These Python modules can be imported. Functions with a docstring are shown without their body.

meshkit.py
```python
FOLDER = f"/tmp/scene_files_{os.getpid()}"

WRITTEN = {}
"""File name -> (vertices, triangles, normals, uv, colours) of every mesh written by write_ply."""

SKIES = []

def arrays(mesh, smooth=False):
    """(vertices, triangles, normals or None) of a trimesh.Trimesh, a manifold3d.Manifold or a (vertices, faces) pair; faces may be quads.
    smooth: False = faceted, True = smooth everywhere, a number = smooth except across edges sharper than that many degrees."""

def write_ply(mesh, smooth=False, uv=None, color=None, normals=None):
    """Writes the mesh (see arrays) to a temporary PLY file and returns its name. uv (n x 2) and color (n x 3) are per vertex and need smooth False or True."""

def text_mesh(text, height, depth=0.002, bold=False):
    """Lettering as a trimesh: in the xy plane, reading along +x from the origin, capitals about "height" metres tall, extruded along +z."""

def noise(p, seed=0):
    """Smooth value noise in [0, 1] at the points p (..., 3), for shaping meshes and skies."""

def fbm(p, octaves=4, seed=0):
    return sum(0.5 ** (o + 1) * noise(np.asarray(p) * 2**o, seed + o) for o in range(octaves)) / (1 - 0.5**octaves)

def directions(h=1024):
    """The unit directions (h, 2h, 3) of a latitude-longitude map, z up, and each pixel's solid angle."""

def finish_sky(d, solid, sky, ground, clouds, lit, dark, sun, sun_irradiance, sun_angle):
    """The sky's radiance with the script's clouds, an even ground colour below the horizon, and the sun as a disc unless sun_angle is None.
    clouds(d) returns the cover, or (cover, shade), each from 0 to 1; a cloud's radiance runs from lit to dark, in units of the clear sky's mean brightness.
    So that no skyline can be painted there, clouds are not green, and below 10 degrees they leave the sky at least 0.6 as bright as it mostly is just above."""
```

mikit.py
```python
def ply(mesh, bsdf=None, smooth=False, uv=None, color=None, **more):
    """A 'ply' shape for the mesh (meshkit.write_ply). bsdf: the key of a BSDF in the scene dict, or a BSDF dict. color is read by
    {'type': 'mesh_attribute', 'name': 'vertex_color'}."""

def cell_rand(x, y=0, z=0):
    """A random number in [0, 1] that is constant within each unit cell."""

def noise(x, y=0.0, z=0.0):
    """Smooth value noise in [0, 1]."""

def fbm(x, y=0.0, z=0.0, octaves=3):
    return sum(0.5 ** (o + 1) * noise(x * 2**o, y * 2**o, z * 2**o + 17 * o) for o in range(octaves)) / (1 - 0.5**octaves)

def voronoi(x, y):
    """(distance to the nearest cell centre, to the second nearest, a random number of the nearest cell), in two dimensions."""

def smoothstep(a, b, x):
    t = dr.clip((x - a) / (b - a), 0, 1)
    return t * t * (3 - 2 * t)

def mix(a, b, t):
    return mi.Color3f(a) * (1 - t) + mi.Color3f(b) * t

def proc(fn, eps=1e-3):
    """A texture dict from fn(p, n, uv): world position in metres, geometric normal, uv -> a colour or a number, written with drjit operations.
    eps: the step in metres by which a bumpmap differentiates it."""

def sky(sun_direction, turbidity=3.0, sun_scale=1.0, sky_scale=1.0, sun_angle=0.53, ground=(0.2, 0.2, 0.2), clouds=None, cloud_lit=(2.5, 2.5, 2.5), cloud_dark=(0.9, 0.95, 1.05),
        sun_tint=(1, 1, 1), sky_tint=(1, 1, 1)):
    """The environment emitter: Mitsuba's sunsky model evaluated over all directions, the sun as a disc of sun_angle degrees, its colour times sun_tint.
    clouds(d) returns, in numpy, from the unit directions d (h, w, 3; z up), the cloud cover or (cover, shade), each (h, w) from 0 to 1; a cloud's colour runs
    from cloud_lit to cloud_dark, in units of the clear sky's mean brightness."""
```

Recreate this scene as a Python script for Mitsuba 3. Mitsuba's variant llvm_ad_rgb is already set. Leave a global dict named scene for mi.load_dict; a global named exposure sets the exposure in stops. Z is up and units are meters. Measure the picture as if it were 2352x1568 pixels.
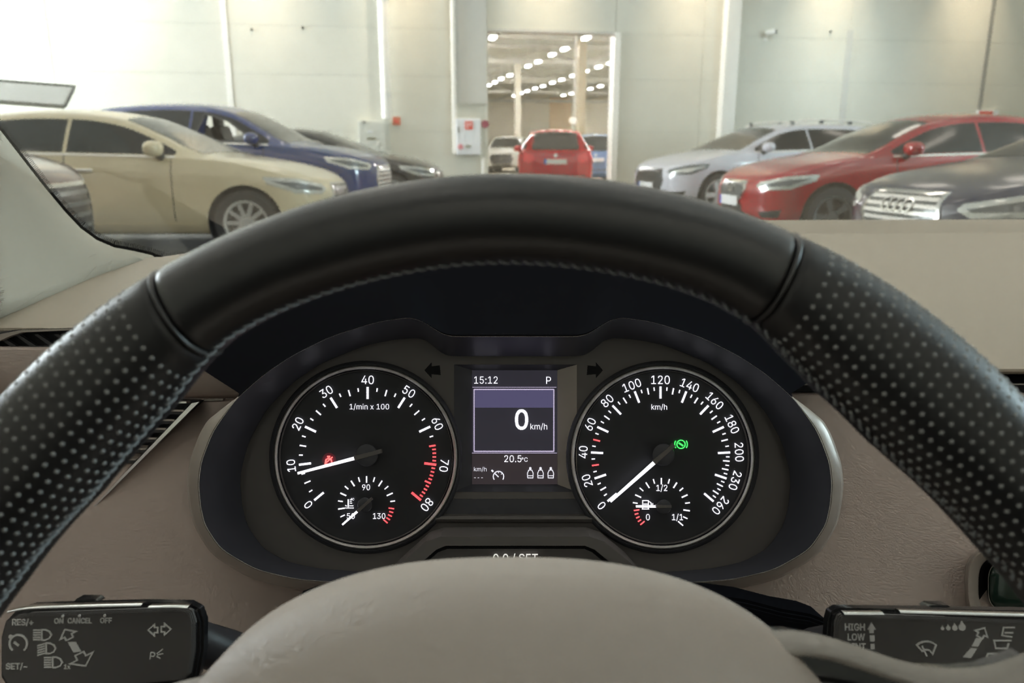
import math, numpy as np, trimesh, mitsuba as mi, mikit, meshkit
import manifold3d as m3
from shapely.geometry import Polygon, LineString, Point, MultiPolygon, box as sbox
from shapely.ops import unary_union
from shapely import affinity
from scipy.interpolate import PchipInterpolator

scene, labels = {'type': 'scene'}, {}
T = mi.ScalarTransform4f
exposure = 0.35
# ------------------------------------------------------------------ camera
F, PITCH, EYE = 1780.0, math.radians(13.9), np.array([0.0, 0.0, 1.03])      # focal length in pixels of the 2352 x 1568 frame
CP, SP = math.cos(PITCH), math.sin(PITCH)
RIGHT, UP, FWD = np.array([1.0, 0, 0]), np.array([0, SP, CP]), np.array([0, CP, -SP])
scene['camera'] = {'type': 'thinlens', 'fov': math.degrees(2 * math.atan(1176 / F)), 'fov_axis': 'x', 'near_clip': 0.02, 'far_clip': 500.0,
                   'aperture_radius': 0.00085, 'focus_distance': 0.42,
                   'to_world': T().look_at(origin=EYE.tolist(), target=(EYE + FWD).tolist(), up=[0, 0, 1])}
# the hall stands turned by YAW about the driver; u runs along its far wall, v away from the driver
YAW = math.radians(9.5)
E1, E2 = np.array([math.cos(YAW), math.sin(YAW), 0]), np.array([-math.sin(YAW), math.cos(YAW), 0])
HALL = T().rotate([0, 0, 1], math.degrees(YAW))
V_WALL = 16.3
# ------------------------------------------------------------------ lights (lamps and windows of the halls)
LAMP_L = 12.2           # radiance of the tube lamps over the driver
WASH_I = 48.0           # wall washers
WINDOW_L = 46.0         # daylight behind the left-hand window
RIGHT_L = 26.0          # daylight behind the window in the right-hand wall
WARM, DAY = (1.0, 0.925, 0.80), (0.86, 0.96, 1.0)


def rgb(c):
    return {'type': 'rgb', 'value': [float(x) for x in c]}


def lin(r, g, b):
    c = np.array([r, g, b]) / 255.0
    return np.where(c <= 0.04045, c / 12.92, ((c + 0.055) / 1.055) ** 2.4)


def glow(c, L, weight=None):
    e = {'type': 'area', 'radiance': rgb(np.array(c) * L)}
    if weight is not None:
        e['sampling_weight'] = weight
    return e


# ------------------------------------------------------------------ materials
def mat(name, d):
    scene[name] = d
    return name


def principled(name, c, rough=0.5, metal=0.0, spec=0.5, coat=0.0, coat_gloss=0.95, bump=None, tex=None, eps=1e-3):
    d = {'type': 'principled', 'base_color': tex if tex else rgb(c), 'roughness': rough, 'metallic': metal, 'specular': spec}
    if coat:
        d.update(clearcoat=coat, clearcoat_gloss=coat_gloss)
    if bump:
        d = {'type': 'bumpmap', 'arbitrary': mikit.proc(bump[0], eps=bump[1]), 'scale': 1.0, 'bsdf': d}
    return mat(name, {'type': 'twosided', 'bsdf': d})


def emissive(name, c):
    return mat(name, {'type': 'twosided', 'bsdf': {'type': 'diffuse', 'reflectance': rgb(c)}})


def grain(size, height):
    def fn(p, n, uv):
        q = p / size
        a = mikit.noise(q.x, q.y * 1.25, q.z * 1.25)
        b = mikit.noise(q.x * 2.1 + 7, q.y * 2.3, q.z * 2.3)
        return (a * 0.65 + b * 0.35) * height
    return fn


def pebble(size, height, top=False):
    """leather-like pebbles between fine creases"""
    def fn(p, n, uv):
        a = p.x / size
        b = (p.y if top else p.z * CP + p.y * SP) / size
        w = mikit.noise(a * .7, b * .7, 3.0) - .5
        d1, d2, _ = mikit.voronoi(a + w * .8, b * 1.25 - w * .8)
        return (mikit.smoothstep(0.0, .45, d2 - d1) + .5 * (1 - d1)) * height
    return fn


principled('dash_soft', (0.42, 0.362, 0.29), 0.55, spec=0.35, bump=(pebble(0.0016, 0.00008, True), 0.0002))
principled('dash_lower_grain', (0.45, 0.365, 0.325), 0.5, spec=0.4, bump=(pebble(0.0019, 0.00022), 0.0002))
principled('pad_grain', (0.53, 0.465, 0.42), 0.5, spec=0.45, bump=(pebble(0.0015, 0.00016), 0.00015))
LEATHER = lambda c, ior, a: {'type': 'roughplastic', 'distribution': 'ggx', 'alpha': a, 'int_ior': ior, 'nonlinear': True, 'diffuse_reflectance': rgb(c)}  # noqa: E731
mat('leather', {'type': 'twosided', 'bsdf': LEATHER((.008, .008, .0105), 1.85, .16)})
mat('leather_grip', {'type': 'twosided', 'bsdf': LEATHER((.012, .0115, .014), 1.65, .22)})
principled('grip_dot', (0.30, 0.30, 0.30), 0.35)  # pale grey stands in for light caught by the perforations
principled('stitch', (0.20, 0.21, 0.22), 0.6)
principled('black_plastic', (0.028, 0.027, 0.030), 0.45, spec=0.4)
mat('cowl_plastic', {'type': 'twosided', 'bsdf': {'type': 'bumpmap', 'arbitrary': mikit.proc(grain(0.0016, 0.0001), eps=0.0003), 'scale': 1.0, 'bsdf': {'type': 'diffuse', 'reflectance': rgb((.008, .0083, .0105))}}})
principled('tunnel_plastic', (0.050, 0.052, 0.066), 0.38, spec=0.45)
principled('face_plastic', (0.13, 0.12, 0.115), 0.5, spec=0.4)
principled('face_dark', (0.055, 0.056, 0.065), 0.5, spec=0.4)
principled('bezel_satin', (0.34, 0.30, 0.27), 0.38, metal=0.3)
principled('gloss_black', (0.010, 0.010, 0.011), 0.12, coat=0.6)
principled('deep_black', (0.006, 0.006, 0.008), 0.6, spec=0.2)
principled('stalk_face', (0.095, 0.09, 0.088), 0.42, spec=0.4)
principled('chrome', (0.78, 0.77, 0.75), 0.12, metal=1.0)
principled('satin_silver', (0.85, 0.82, 0.76), 0.35, metal=0.2)
principled('dial_black', (0.030, 0.031, 0.035), 0.45, spec=0.35)
principled('print_white', (0.92, 0.91, 0.90), 0.6)
principled('print_grey', (0.80, 0.79, 0.78), 0.6)
principled('pillar_cloth', (0.40, 0.37, 0.31), 0.75, spec=0.25, bump=(lambda p, n, uv: mikit.noise(p.x * 420, p.y * 420, p.z * 420) * 0.00025, 0.0004))
principled('frit_black', (0.012, 0.012, 0.013), 0.35)
principled('green_gloss', (0.006, 0.022, 0.014), 0.15, coat=0.5)
emissive('marks', (0.5, 0.5, 0.5))
mat('windshield_glass', {'type': 'thindielectric', 'int_ior': 1.42, 'ext_ior': 1.0})
principled('wall_paint', None, 0.75, spec=0.3, tex=mikit.proc(lambda p, n, uv: mikit.mix((0.55, 0.54, 0.47), (0.60, 0.59, 0.52), mikit.fbm(p.x * 1.3, p.y * 1.3, p.z * 0.9))))
principled('wall_joint', (0.50, 0.49, 0.45), 0.7)
principled('steel_white', (0.74, 0.73, 0.68), 0.5)
principled('pipe_white', (0.80, 0.78, 0.72), 0.4)
principled('cabinet_white', (0.72, 0.73, 0.74), 0.4)
principled('cabinet_grey', (0.56, 0.56, 0.50), 0.5)
principled('sign_red', (0.62, 0.075, 0.055), 0.5)
principled('sign_orange', (0.52, 0.16, 0.09), 0.5)
principled('sign_dark', (0.20, 0.19, 0.13), 0.5)
principled('alarm_maroon', (0.30, 0.055, 0.09), 0.5)
principled('ceiling_grey', (0.50, 0.52, 0.50), 0.7)
principled('ceiling_light', (0.68, 0.68, 0.66), 0.7)
principled('beam_grey', (0.50, 0.50, 0.47), 0.6)
principled('far_wall', (0.62, 0.59, 0.51), 0.7)
principled('far_wall_warm', (0.66, 0.52, 0.38), 0.7)
principled('floor_epoxy', None, 0.28, spec=0.45, tex=mikit.proc(lambda p, n, uv: mikit.mix((0.20, 0.20, 0.19), (0.25, 0.245, 0.225), mikit.fbm(p.x * 0.8, p.y * 0.8, 0.0))))
principled('floor_pale', (0.50, 0.45, 0.35), 0.35, spec=0.4)
principled('lamp_case', (0.7, 0.7, 0.7), 0.5)


# ------------------------------------------------------------------ helpers
def num(key):
    k, n = key, 0
    while k in scene or k in labels:
        n += 1
        k = f'{key}_{n:03d}'
    return k


def fresh(key):
    k, n = key, 0
    while k in scene:
        n += 1
        k = f'{key}_{n:03d}'
    return k


def add(key, mesh, m, smooth=False, label=None, cat=None, group=None, kind=None, **more):
    key = fresh(key)
    scene[key] = mikit.ply(mesh, m, smooth=smooth, **more) if not isinstance(mesh, dict) else {**mesh, 'bsdf': {'type': 'ref', 'id': m}, **more}
    if label or cat or group or kind:
        tag(key, label, cat, group, kind)
    return key


def tag(key, label=None, cat=None, group=None, kind=None):
    labels[key] = {k: v for k, v in dict(label=label, category=cat, group=group, kind=kind).items() if v}
    return key


def tm(v, f):
    f = np.asarray(f)
    if f.shape[1] == 4:
        f = np.vstack([f[:, [0, 1, 2]], f[:, [0, 2, 3]]])
    return trimesh.Trimesh(np.asarray(v, float), f, process=False)


def cat(*ms):
    return trimesh.util.concatenate([m for m in ms if m is not None])


def moved(m, mat4):
    m = m.copy()
    m.apply_transform(mat4)
    return m


def bx(x0, x1, y0, y1, z0, z1):
    return trimesh.creation.box(bounds=[[min(x0, x1), min(y0, y1), min(z0, z1)], [max(x0, x1), max(y0, y1), max(z0, z1)]])


def rbox(sx, sy, sz, r, c=(0, 0, 0), n=12):
    s = m3.Manifold.sphere(r, n)
    hs = [s.translate([a * (sx / 2 - r), b * (sy / 2 - r), d * (sz / 2 - r)]) for a in (-1, 1) for b in (-1, 1) for d in (-1, 1)]
    h = m3.Manifold.batch_hull(hs).to_mesh()
    return tm(h.vert_properties[:, :3] + np.array(c), h.tri_verts)


def rod(a, b, r, n=12):
    return trimesh.creation.cylinder(radius=r, segment=[a, b], sections=n)


def tube(pts, r, n=10, caps=True):
    p = np.asarray(pts, float)
    t = np.gradient(p, axis=0)
    t /= np.linalg.norm(t, axis=1, keepdims=True) + 1e-12
    ref = np.array([0, 0, 1.0]) if abs(t[:, 2]).mean() < 0.8 else np.array([1.0, 0, 0])
    a = np.cross(t, ref)
    a /= np.linalg.norm(a, axis=1, keepdims=True) + 1e-12
    b = np.cross(t, a)
    g = np.arange(n) * 2 * np.pi / n
    loops = p[:, None] + np.broadcast_to(r, (len(p),))[:, None, None] * (np.cos(g)[None, :, None] * a[:, None] + np.sin(g)[None, :, None] * b[:, None])
    return loft(loops, caps=caps)


def loft(loops, closed=True, caps=False, wrap=False):
    """Skin over loops (K, N, 3)."""
    L = np.asarray(loops, float)
    K, N = L.shape[:2]
    v = L.reshape(-1, 3)
    i, j = np.meshgrid(np.arange(K if wrap else K - 1), np.arange(N if closed else N - 1), indexing='ij')
    i, j = i.ravel(), j.ravel()
    i2, j2 = (i + 1) % K, (j + 1) % N
    f = np.stack([i * N + j, i * N + j2, i2 * N + j2, i2 * N + j], 1)
    f = np.vstack([f[:, [0, 1, 2]], f[:, [0, 2, 3]]])
    if caps:
        c0, c1 = len(v), len(v) + 1
        v = np.vstack([v, L[0].mean(0), L[-1].mean(0)])
        k = np.arange(N)
        f = np.vstack([f, np.stack([k * 0 + c0, (k + 1) % N, k], 1), np.stack([k * 0 + c1, (K - 1) * N + k, (K - 1) * N + (k + 1) % N], 1)])
    return tm(v, f)


def P(px, py, d):
    """Cockpit frame (x right, y up, z towards the driver's eye): the point seen at that pixel of the frame at depth d."""
    px, py, d = np.broadcast_arrays(np.asarray(px, float), np.asarray(py, float), np.asarray(d, float))
    return np.stack([(px - 1176) / F * d, (784 - py) / F * d, -d], -1)


C2W = np.eye(4)
C2W[:3, 0], C2W[:3, 1], C2W[:3, 2], C2W[:3, 3] = RIGHT, UP, -FWD, EYE


def cock(mesh):
    """from the cockpit frame to the world"""
    return moved(mesh, C2W)


def pix2plane(pts, d):
    pts = np.asarray(pts, float)
    return np.stack([(pts[:, 0] - 1176) / F * d, (784 - pts[:, 1]) / F * d], 1)


def geoms(s):
    return [g for g in getattr(s, 'geoms', [s]) if g.area > 1e-12 and g.geom_type == 'Polygon']


def extr(shape, z, depth):
    """flat prism of a shapely shape (metres, cockpit plane), front face at z, running back by depth"""
    return cat(*[moved(trimesh.creation.extrude_polygon(g, depth, engine='earcut'), trimesh.transformations.translation_matrix([0, 0, z - depth])) for g in geoms(shape)])


def pplate(pts, d, depth, grow=0.0, holes=()):
    s = Polygon(pix2plane(pts, d), [pix2plane(h, d) for h in holes]).buffer(grow)
    return extr(s, -d, depth)


def soft_plate(pts, d, depth, ch):
    """plate with a chamfered front edge"""
    s = Polygon(pix2plane(pts, d))
    return cat(extr(s, -d - ch, depth - ch), *[extr(s.buffer(-ch * (k + 1) / 3), -d - ch + ch * math.sin(math.pi / 2 * (k + 1) / 3), ch) for k in range(3)])


def strokes(lines, w, d, depth=0.0004, closed=False, cap='flat'):
    """drawn line work (pixel polylines, pixel width) as one shape in metres at depth d"""
    s = unary_union([LineString(pix2plane(l, d)).buffer(w / 2 * d / F, cap_style=cap, join_style='mitre') for l in lines])
    return s


def text(s, px, py, h, d, rot=0.0, bold=False, sx=1.0, depth=0.0004, anchor='c'):
    """lettering centred on a pixel, capitals h pixels tall, at depth d"""
    m = meshkit.text_mesh(s, h * d / F, depth, bold)
    b = m.bounds
    m.apply_translation([-(b[0, 0] + b[1, 0]) / 2 if anchor == 'c' else -b[0, 0], -h * d / F / 2, 0])
    m.apply_scale([sx, 1, 1])
    m.apply_transform(trimesh.transformations.rotation_matrix(math.radians(rot), [0, 0, 1]))
    m.apply_translation(P(px, py, d))
    return m


def arc_px(cx, cy, r, a0, a1, n=24):
    a = np.radians(np.linspace(a0, a1, n))
    return np.stack([cx + r * np.sin(a), cy - r * np.cos(a)], 1)


def at(px, py, Y):
    """world point at distance Y ahead on the sight line of a pixel"""
    d = FWD + (px - 1176) / F * RIGHT + (784 - py) / F * UP
    return EYE + d * (Y / d[1])


def hall(px, py, v=None, z=None):
    """hall coordinates (u, v, z) where the sight line of a pixel meets the plane v or the height z"""
    d = FWD + (px - 1176) / F * RIGHT + (784 - py) / F * UP
    t = v / (d @ E2) if v is not None else (z - EYE[2]) / d[2]
    p = EYE + d * t
    return np.array([p @ E1, p @ E2, p[2]])


H4 = np.eye(4)
H4[:3, 0], H4[:3, 1] = E1, E2


def hm(mesh):
    return moved(mesh, H4)


def subdiv(m, size):
    v, f = trimesh.remesh.subdivide_to_size(m.vertices, m.faces, size, max_iter=12)
    m = trimesh.Trimesh(v, f, process=False)
    m.merge_vertices()
    return m


def poly_mesh(shape, size):
    """triangles of a 2D shape no larger than size"""
    out = []
    for g in geoms(shape):
        v, f = trimesh.creation.triangulate_polygon(g, engine='earcut')
        out.append(trimesh.Trimesh(np.c_[v, np.zeros(len(v))], f, process=False))
    return subdiv(cat(*out), size)


def shell(m, vin):
    """closes an open sheet m (outer skin) with an inner skin at the positions vin"""
    e = np.sort(m.edges, axis=1)
    u, idx, cnt = np.unique(e, axis=0, return_index=True, return_counts=True)
    b = m.edges[idx[cnt == 1]]
    n = len(m.vertices)
    f = np.vstack([m.faces, m.faces[:, ::-1] + n, np.stack([b[:, 1], b[:, 0], b[:, 0] + n], 1), np.stack([b[:, 1], b[:, 0] + n, b[:, 1] + n], 1)])
    return tm(np.vstack([m.vertices, vin]), f)
# ================================================================== the halls (structure)
U0, U1, V0, V1, ZC = -13.0, 15.5, -11.0, V_WALL, 6.6
DL, DR = hall(1119, 240, v=V_WALL)[0], hall(1409, 240, v=V_WALL)[0]       # the opening in the far wall
DT = hall(1265, 75, v=V_WALL)[2]
add('floor', hm(bx(U0, U1, V0, V1 + 0.3, -0.2, 0)), 'floor_epoxy', kind='structure', label='grey epoxy floor of the car hall')
add('floor_001', hm(bx(-9, 34, V1 + 0.3, 78, -0.2, 0.0)), 'floor_pale', kind='structure', label='pale floor of the second hall beyond the opening')
core = cat(bx(U0 - .3, DL, V1 + .012, V1 + .3, 0, ZC), bx(DR, U1 + .3, V1 + .012, V1 + .3, 0, ZC), bx(DL, DR, V1 + .012, V1 + .3, DT, ZC))
add('wall_back', hm(core), 'wall_joint', kind='structure', label='pale panelled far wall with a large doorway')
jl = [hall(x, 150, v=V_WALL)[0] for x in (530, 880)]
jr = [hall(x, 150, v=V_WALL)[0] for x in (1612, 1690, 1945, 2262)]
us = [U0, jl[0] - 6.3, jl[0] - 3.15, *jl, DL - 0.0, DR, *jr, jr[-1] + 2.9, U1]
zl = [0, hall(300, 215 + 190, v=V_WALL)[2], hall(500, 300, v=V_WALL)[2], hall(500, 168, v=V_WALL)[2], hall(500, 54, v=V_WALL)[2], 5.3, ZC]
zl[1] = zl[2] - 1.1
panels = []
for a, b in zip(us, us[1:]):
    for c, d in zip(zl, zl[1:]):
        if abs(a - DL) < 1e-6:
            if d <= DT:
                continue
            c = max(c, DT)
        panels.append((a, b, c, d))
for a, b, c, d in panels:
    g = 0.006
    add('wall_back__panel', hm(bx(a + g, b - g, V1, V1 + .014, c + g * .5, d - g * .5)), 'wall_paint')
add('wall_left', hm(cat(bx(U0 - .3, U0, V0, 12.0, 0, ZC), bx(U0 - .3, U0, 15.8, V1 + .3, 0, ZC), bx(U0 - .3, U0, 12.0, 15.8, 0, .9), bx(U0 - .3, U0, 12.0, 15.8, 5.9, ZC))), 'wall_paint', kind='structure', label='side wall with a tall daylit window')
add('wall_right', hm(cat(bx(U1, U1 + .3, V0, 0.0, 0, ZC), bx(U1, U1 + .3, 4.0, V1, 0, ZC), bx(U1, U1 + .3, 0.0, 4.0, 0, 1.2), bx(U1, U1 + .3, 0.0, 4.0, 4.6, ZC))), 'wall_paint', kind='structure', label='side wall of the car hall')
add('wall_front', hm(bx(U0, U1, V0 - .3, V0, 0, ZC)), 'wall_paint', kind='structure', label='wall behind the driver')
add('ceiling', hm(bx(U0, U1, V0, V1 + .3, ZC, ZC + .2)), 'ceiling_light', kind='structure', label='ceiling of the car hall')
# the daylit window on the left: frame bars and panes
tag('window_1', kind='structure', label='tall window with daylight behind it')
bars = [bx(U0 - .12, U0 - .04, 12.0, 15.8, z - .04, z + .04) for z in (.94, 2.6, 4.25, 5.86)] + [bx(U0 - .12, U0 - .04, v - .04, v + .04, .9, 5.9) for v in (12.04, 13.27, 14.53, 15.76)]
add('window_1__window_frame', hm(cat(*bars)), 'steel_white')
scene['window_1__pane'] = {'type': 'rectangle', 'to_world': T(H4) @ T().translate([U0 - .15, 13.9, 3.4]).rotate([0, 1, 0], 90).scale([2.5, 1.9, 1]), 'emitter': glow(DAY, WINDOW_L, 6.0)}
tag('window_2', kind='structure', label='wide window with cool daylight in the right side wall')
bars = [bx(U1 + .04, U1 + .12, 0.0, 4.0, z - .04, z + .04) for z in (1.24, 2.9, 4.56)] + [bx(U1 + .04, U1 + .12, v - .04, v + .04, 1.2, 4.6) for v in (.04, 2.0, 3.96)]
add('window_2__window_frame', hm(cat(*bars)), 'steel_white')
scene['window_2__pane'] = {'type': 'rectangle', 'to_world': T(H4) @ T().translate([U1 + .15, 2.0, 2.9]).rotate([0, 1, 0], -90).scale([1.7, 2.0, 1]), 'emitter': glow((.70, .93, 1.0), RIGHT_L, 4.0)}
# door frame
tag('door_1', kind='structure', label='tall opening to the second hall with a white right jamb')
add('door_1__jamb', hm(bx(DR - .02, DR + .10, V1 - .05, V1 + .3, 0, DT + .03)), 'pipe_white')
add('door_1__jamb', hm(bx(DL - .06, DL + .01, V1 - .02, V1 + .3, 0, DT + .03)), 'wall_paint')
add('door_1__head', hm(bx(DL - .06, DR + .10, V1 - .02, V1 + .3, DT, DT + .05)), 'wall_joint')
# trims on the far wall: pilasters
ua, ub = hall(1046, 150, v=V1 - .12)[0], hall(1119, 150, v=V1 - .12)[0]
add('trim_1', hm(bx(ua, ub, V1 - .06, V1, hall(1080, 238, v=V1)[2], ZC)), 'wall_joint', kind='structure', label='shallow grey recess panel beside the opening')
ua, ub = hall(1668, 150, v=V1 - .3)[0], hall(1698, 150, v=V1 - .3)[0]
add('trim_2', hm(bx(ua, ub, V1 - .25, V1, 0, ZC)), 'steel_white', kind='structure', label='square steel column standing before the far wall')
ua, ub = hall(1938, 150, v=V1)[0], hall(1952, 150, v=V1)[0]
add('trim_3', hm(bx(ua, ub, V1 - .02, V1, 0, hall(1945, 68, v=V1)[2])), 'wall_joint', kind='structure', label='flat grey cover strip on the far wall')
ua, ub = hall(2259, 150, v=V1)[0], hall(2266, 150, v=V1)[0]
add('trim_4', hm(bx(ua, ub, V1 - .03, V1, 0, ZC)), principled('dark_joint', (0.22, 0.22, 0.2), 0.6), kind='structure', label='dark vertical joint strip on the far wall')
ua, ub = hall(516, 150, v=V1)[0], hall(530, 150, v=V1)[0]
add('trim_5', hm(bx(ua, ub, V1 - .012, V1, 0, ZC)), 'steel_white', kind='structure', label='white vertical cover strip on the far wall')
# second hall shell
Z2, VF = 6.1, 75.0
add('ceiling_001', hm(bx(-9, 34, V1 + .3, 78, Z2 + .25, Z2 + .4)), 'ceiling_grey', kind='structure', label='grey ceiling of the second hall')
add('wall_far', hm(bx(-9, 34, VF, VF + .3, 0, Z2 + .3)), 'far_wall', kind='structure', label='beige end wall of the second hall')
a, b = hall(1262, 260, v=VF)[0], hall(1312, 260, v=VF)[0]
add('wall_far__panel', hm(bx(a, b, VF - .05, VF, 0, hall(1280, 224, v=VF)[2])), 'far_wall_warm')
add('wall_side', hm(bx(-9.3, -9, V1 + .3, VF, 0, Z2 + .3)), 'far_wall', kind='structure', label='left side wall of the second hall')
add('wall_side_001', hm(bx(34, 34.3, V1 + .3, VF, 0, Z2 + .3)), 'far_wall', kind='structure', label='right side wall of the second hall')


# ================================================================== lamps
def tube_lamp(u, v, z, length, along, L, label, group, w=None, r=.045, th=.07):
    k = num('ceiling_lamp')
    tag(k, label, 'ceiling lamp', group)
    hx, hy = (length / 2, r) if along == 'u' else (r, length / 2)
    scene[k + '__diffuser'] = {**mikit.ply(hm(rbox(2 * hx, 2 * hy, th, .02, (u, v, z - th / 2 + .035), n=6))), 'emitter': glow(WARM if v < V1 else (1.0, .97, .90), L, w)}
    add(k + '__housing', hm(cat(bx(u - hx - .03, u + hx + .03, v - hy - .02, v + hy + .02, z + .036, z + .09),
                                *[rod((u + s * (hx * .7 if along == 'u' else 0), v + s * (0 if along == 'u' else hy * .7), z + .08), (u + s * (hx * .7 if along == 'u' else 0), v + s * (0 if along == 'u' else hy * .7), (ZC if v < V1 else Z2 + .25)), .006, 6) for s in (-1, 1)])), 'lamp_case')


for iu in range(8):
    for iv in range(9):
        tube_lamp(-11 + 3.3 * iu, -8.6 + 2.85 * iv, 6.1, 1.2, 'u', LAMP_L, 'long white tube lamp hanging over the parked cars', 'tube lamps over the car hall', w=.35, r=.055)
for i, x in enumerate((250, 590, 930, 1270, 1612, 1945, 2275)):
    c = hall(x, 60, v=V1 - .7)
    k = num('wall_washer')
    tag(k, 'small warm spotlight on the ceiling just before the far wall', 'spotlight', 'spotlights along the far wall')
    c[2] = 6.2
    add(k + '__can', hm(moved(trimesh.creation.annulus(r_min=.07, r_max=.085, height=.2, sections=20), trimesh.transformations.translation_matrix([c[0], c[1], 6.3]))), 'lamp_case')
    o, t = (H4 @ [c[0], c[1], 6.15, 1])[:3], (H4 @ [c[0], V1, 2.9, 1])[:3]
    scene[k + '_light'] = {'type': 'spot', 'to_world': T().look_at(origin=o.tolist(), target=t.tolist(), up=[1, 0, 0]), 'intensity': rgb(np.array((1.0, 0.82, 0.58)) * WASH_I), 'cutoff_angle': 27, 'beam_width': 4, 'sampling_weight': 3.0}
# added spot, standing in for cool daylight on the right of the far wall
o, t = (H4 @ [8.6, 10.5, 6.3, 1])[:3], (H4 @ [*hall(1905, 215, v=V1), 1])[:3]
k = num('daylight_spot')
tag(k, 'added cool white spotlight on the ceiling, tinting the far wall', 'spotlight')
add(k + '__can', hm(moved(trimesh.creation.annulus(r_min=.12, r_max=.14, height=.25, sections=20), trimesh.transformations.translation_matrix([8.6, 10.5, 6.45]))), 'lamp_case')
scene[k + '_light'] = {'type': 'spot', 'to_world': T().look_at(origin=o.tolist(), target=t.tolist(), up=[0, 0, 1]), 'intensity': rgb(np.array((0.72, 0.95, 1.05)) * 75), 'cutoff_angle': 22, 'beam_width': 4, 'sampling_weight': 4.0}

SEEN2 = [(1132, 87), (1297, 113), (1268, 126), (1236, 142), (1213, 152), (1171, 173), (1151, 181), (1137, 189), (1123, 196), (1346, 88), (1403, 145), (1375, 154), (1345, 164), (1316, 174),
         (1290, 183), (1269, 190), (1247, 198), (1229, 203), (1211, 209), (1197, 214), (1181, 220), (1379, 198), (1356, 204), (1313, 215), (1294, 219)]
ORD = ['first', 'second', 'third', 'fourth', 'fifth', 'sixth', 'seventh', 'eighth', 'ninth', 'tenth']
ROWS2 = [('single large lamp at the top left corner of the opening', SEEN2[:1]), ('upper left row of lamps in the opening', SEEN2[1:9][::-1]), ('single lamp at the top right of the opening', SEEN2[9:10]),
         ('long middle row of lamps rising to the right jamb', SEEN2[10:21][::-1]), ('short lowest row of lamps at the right jamb', SEEN2[21:][::-1])]
for name, lst in ROWS2:
    for i, (px, py) in enumerate(lst):
        c = hall(px, py, z=5.0)
        tube_lamp(c[0], c[1], 5.0, .6, 'v', 40.0, name if len(lst) == 1 else f'{(ORD + ["eleventh"])[i]} from the left in the {name}', 'tube lamps in the second hall', w=.1, r=.10)
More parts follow.
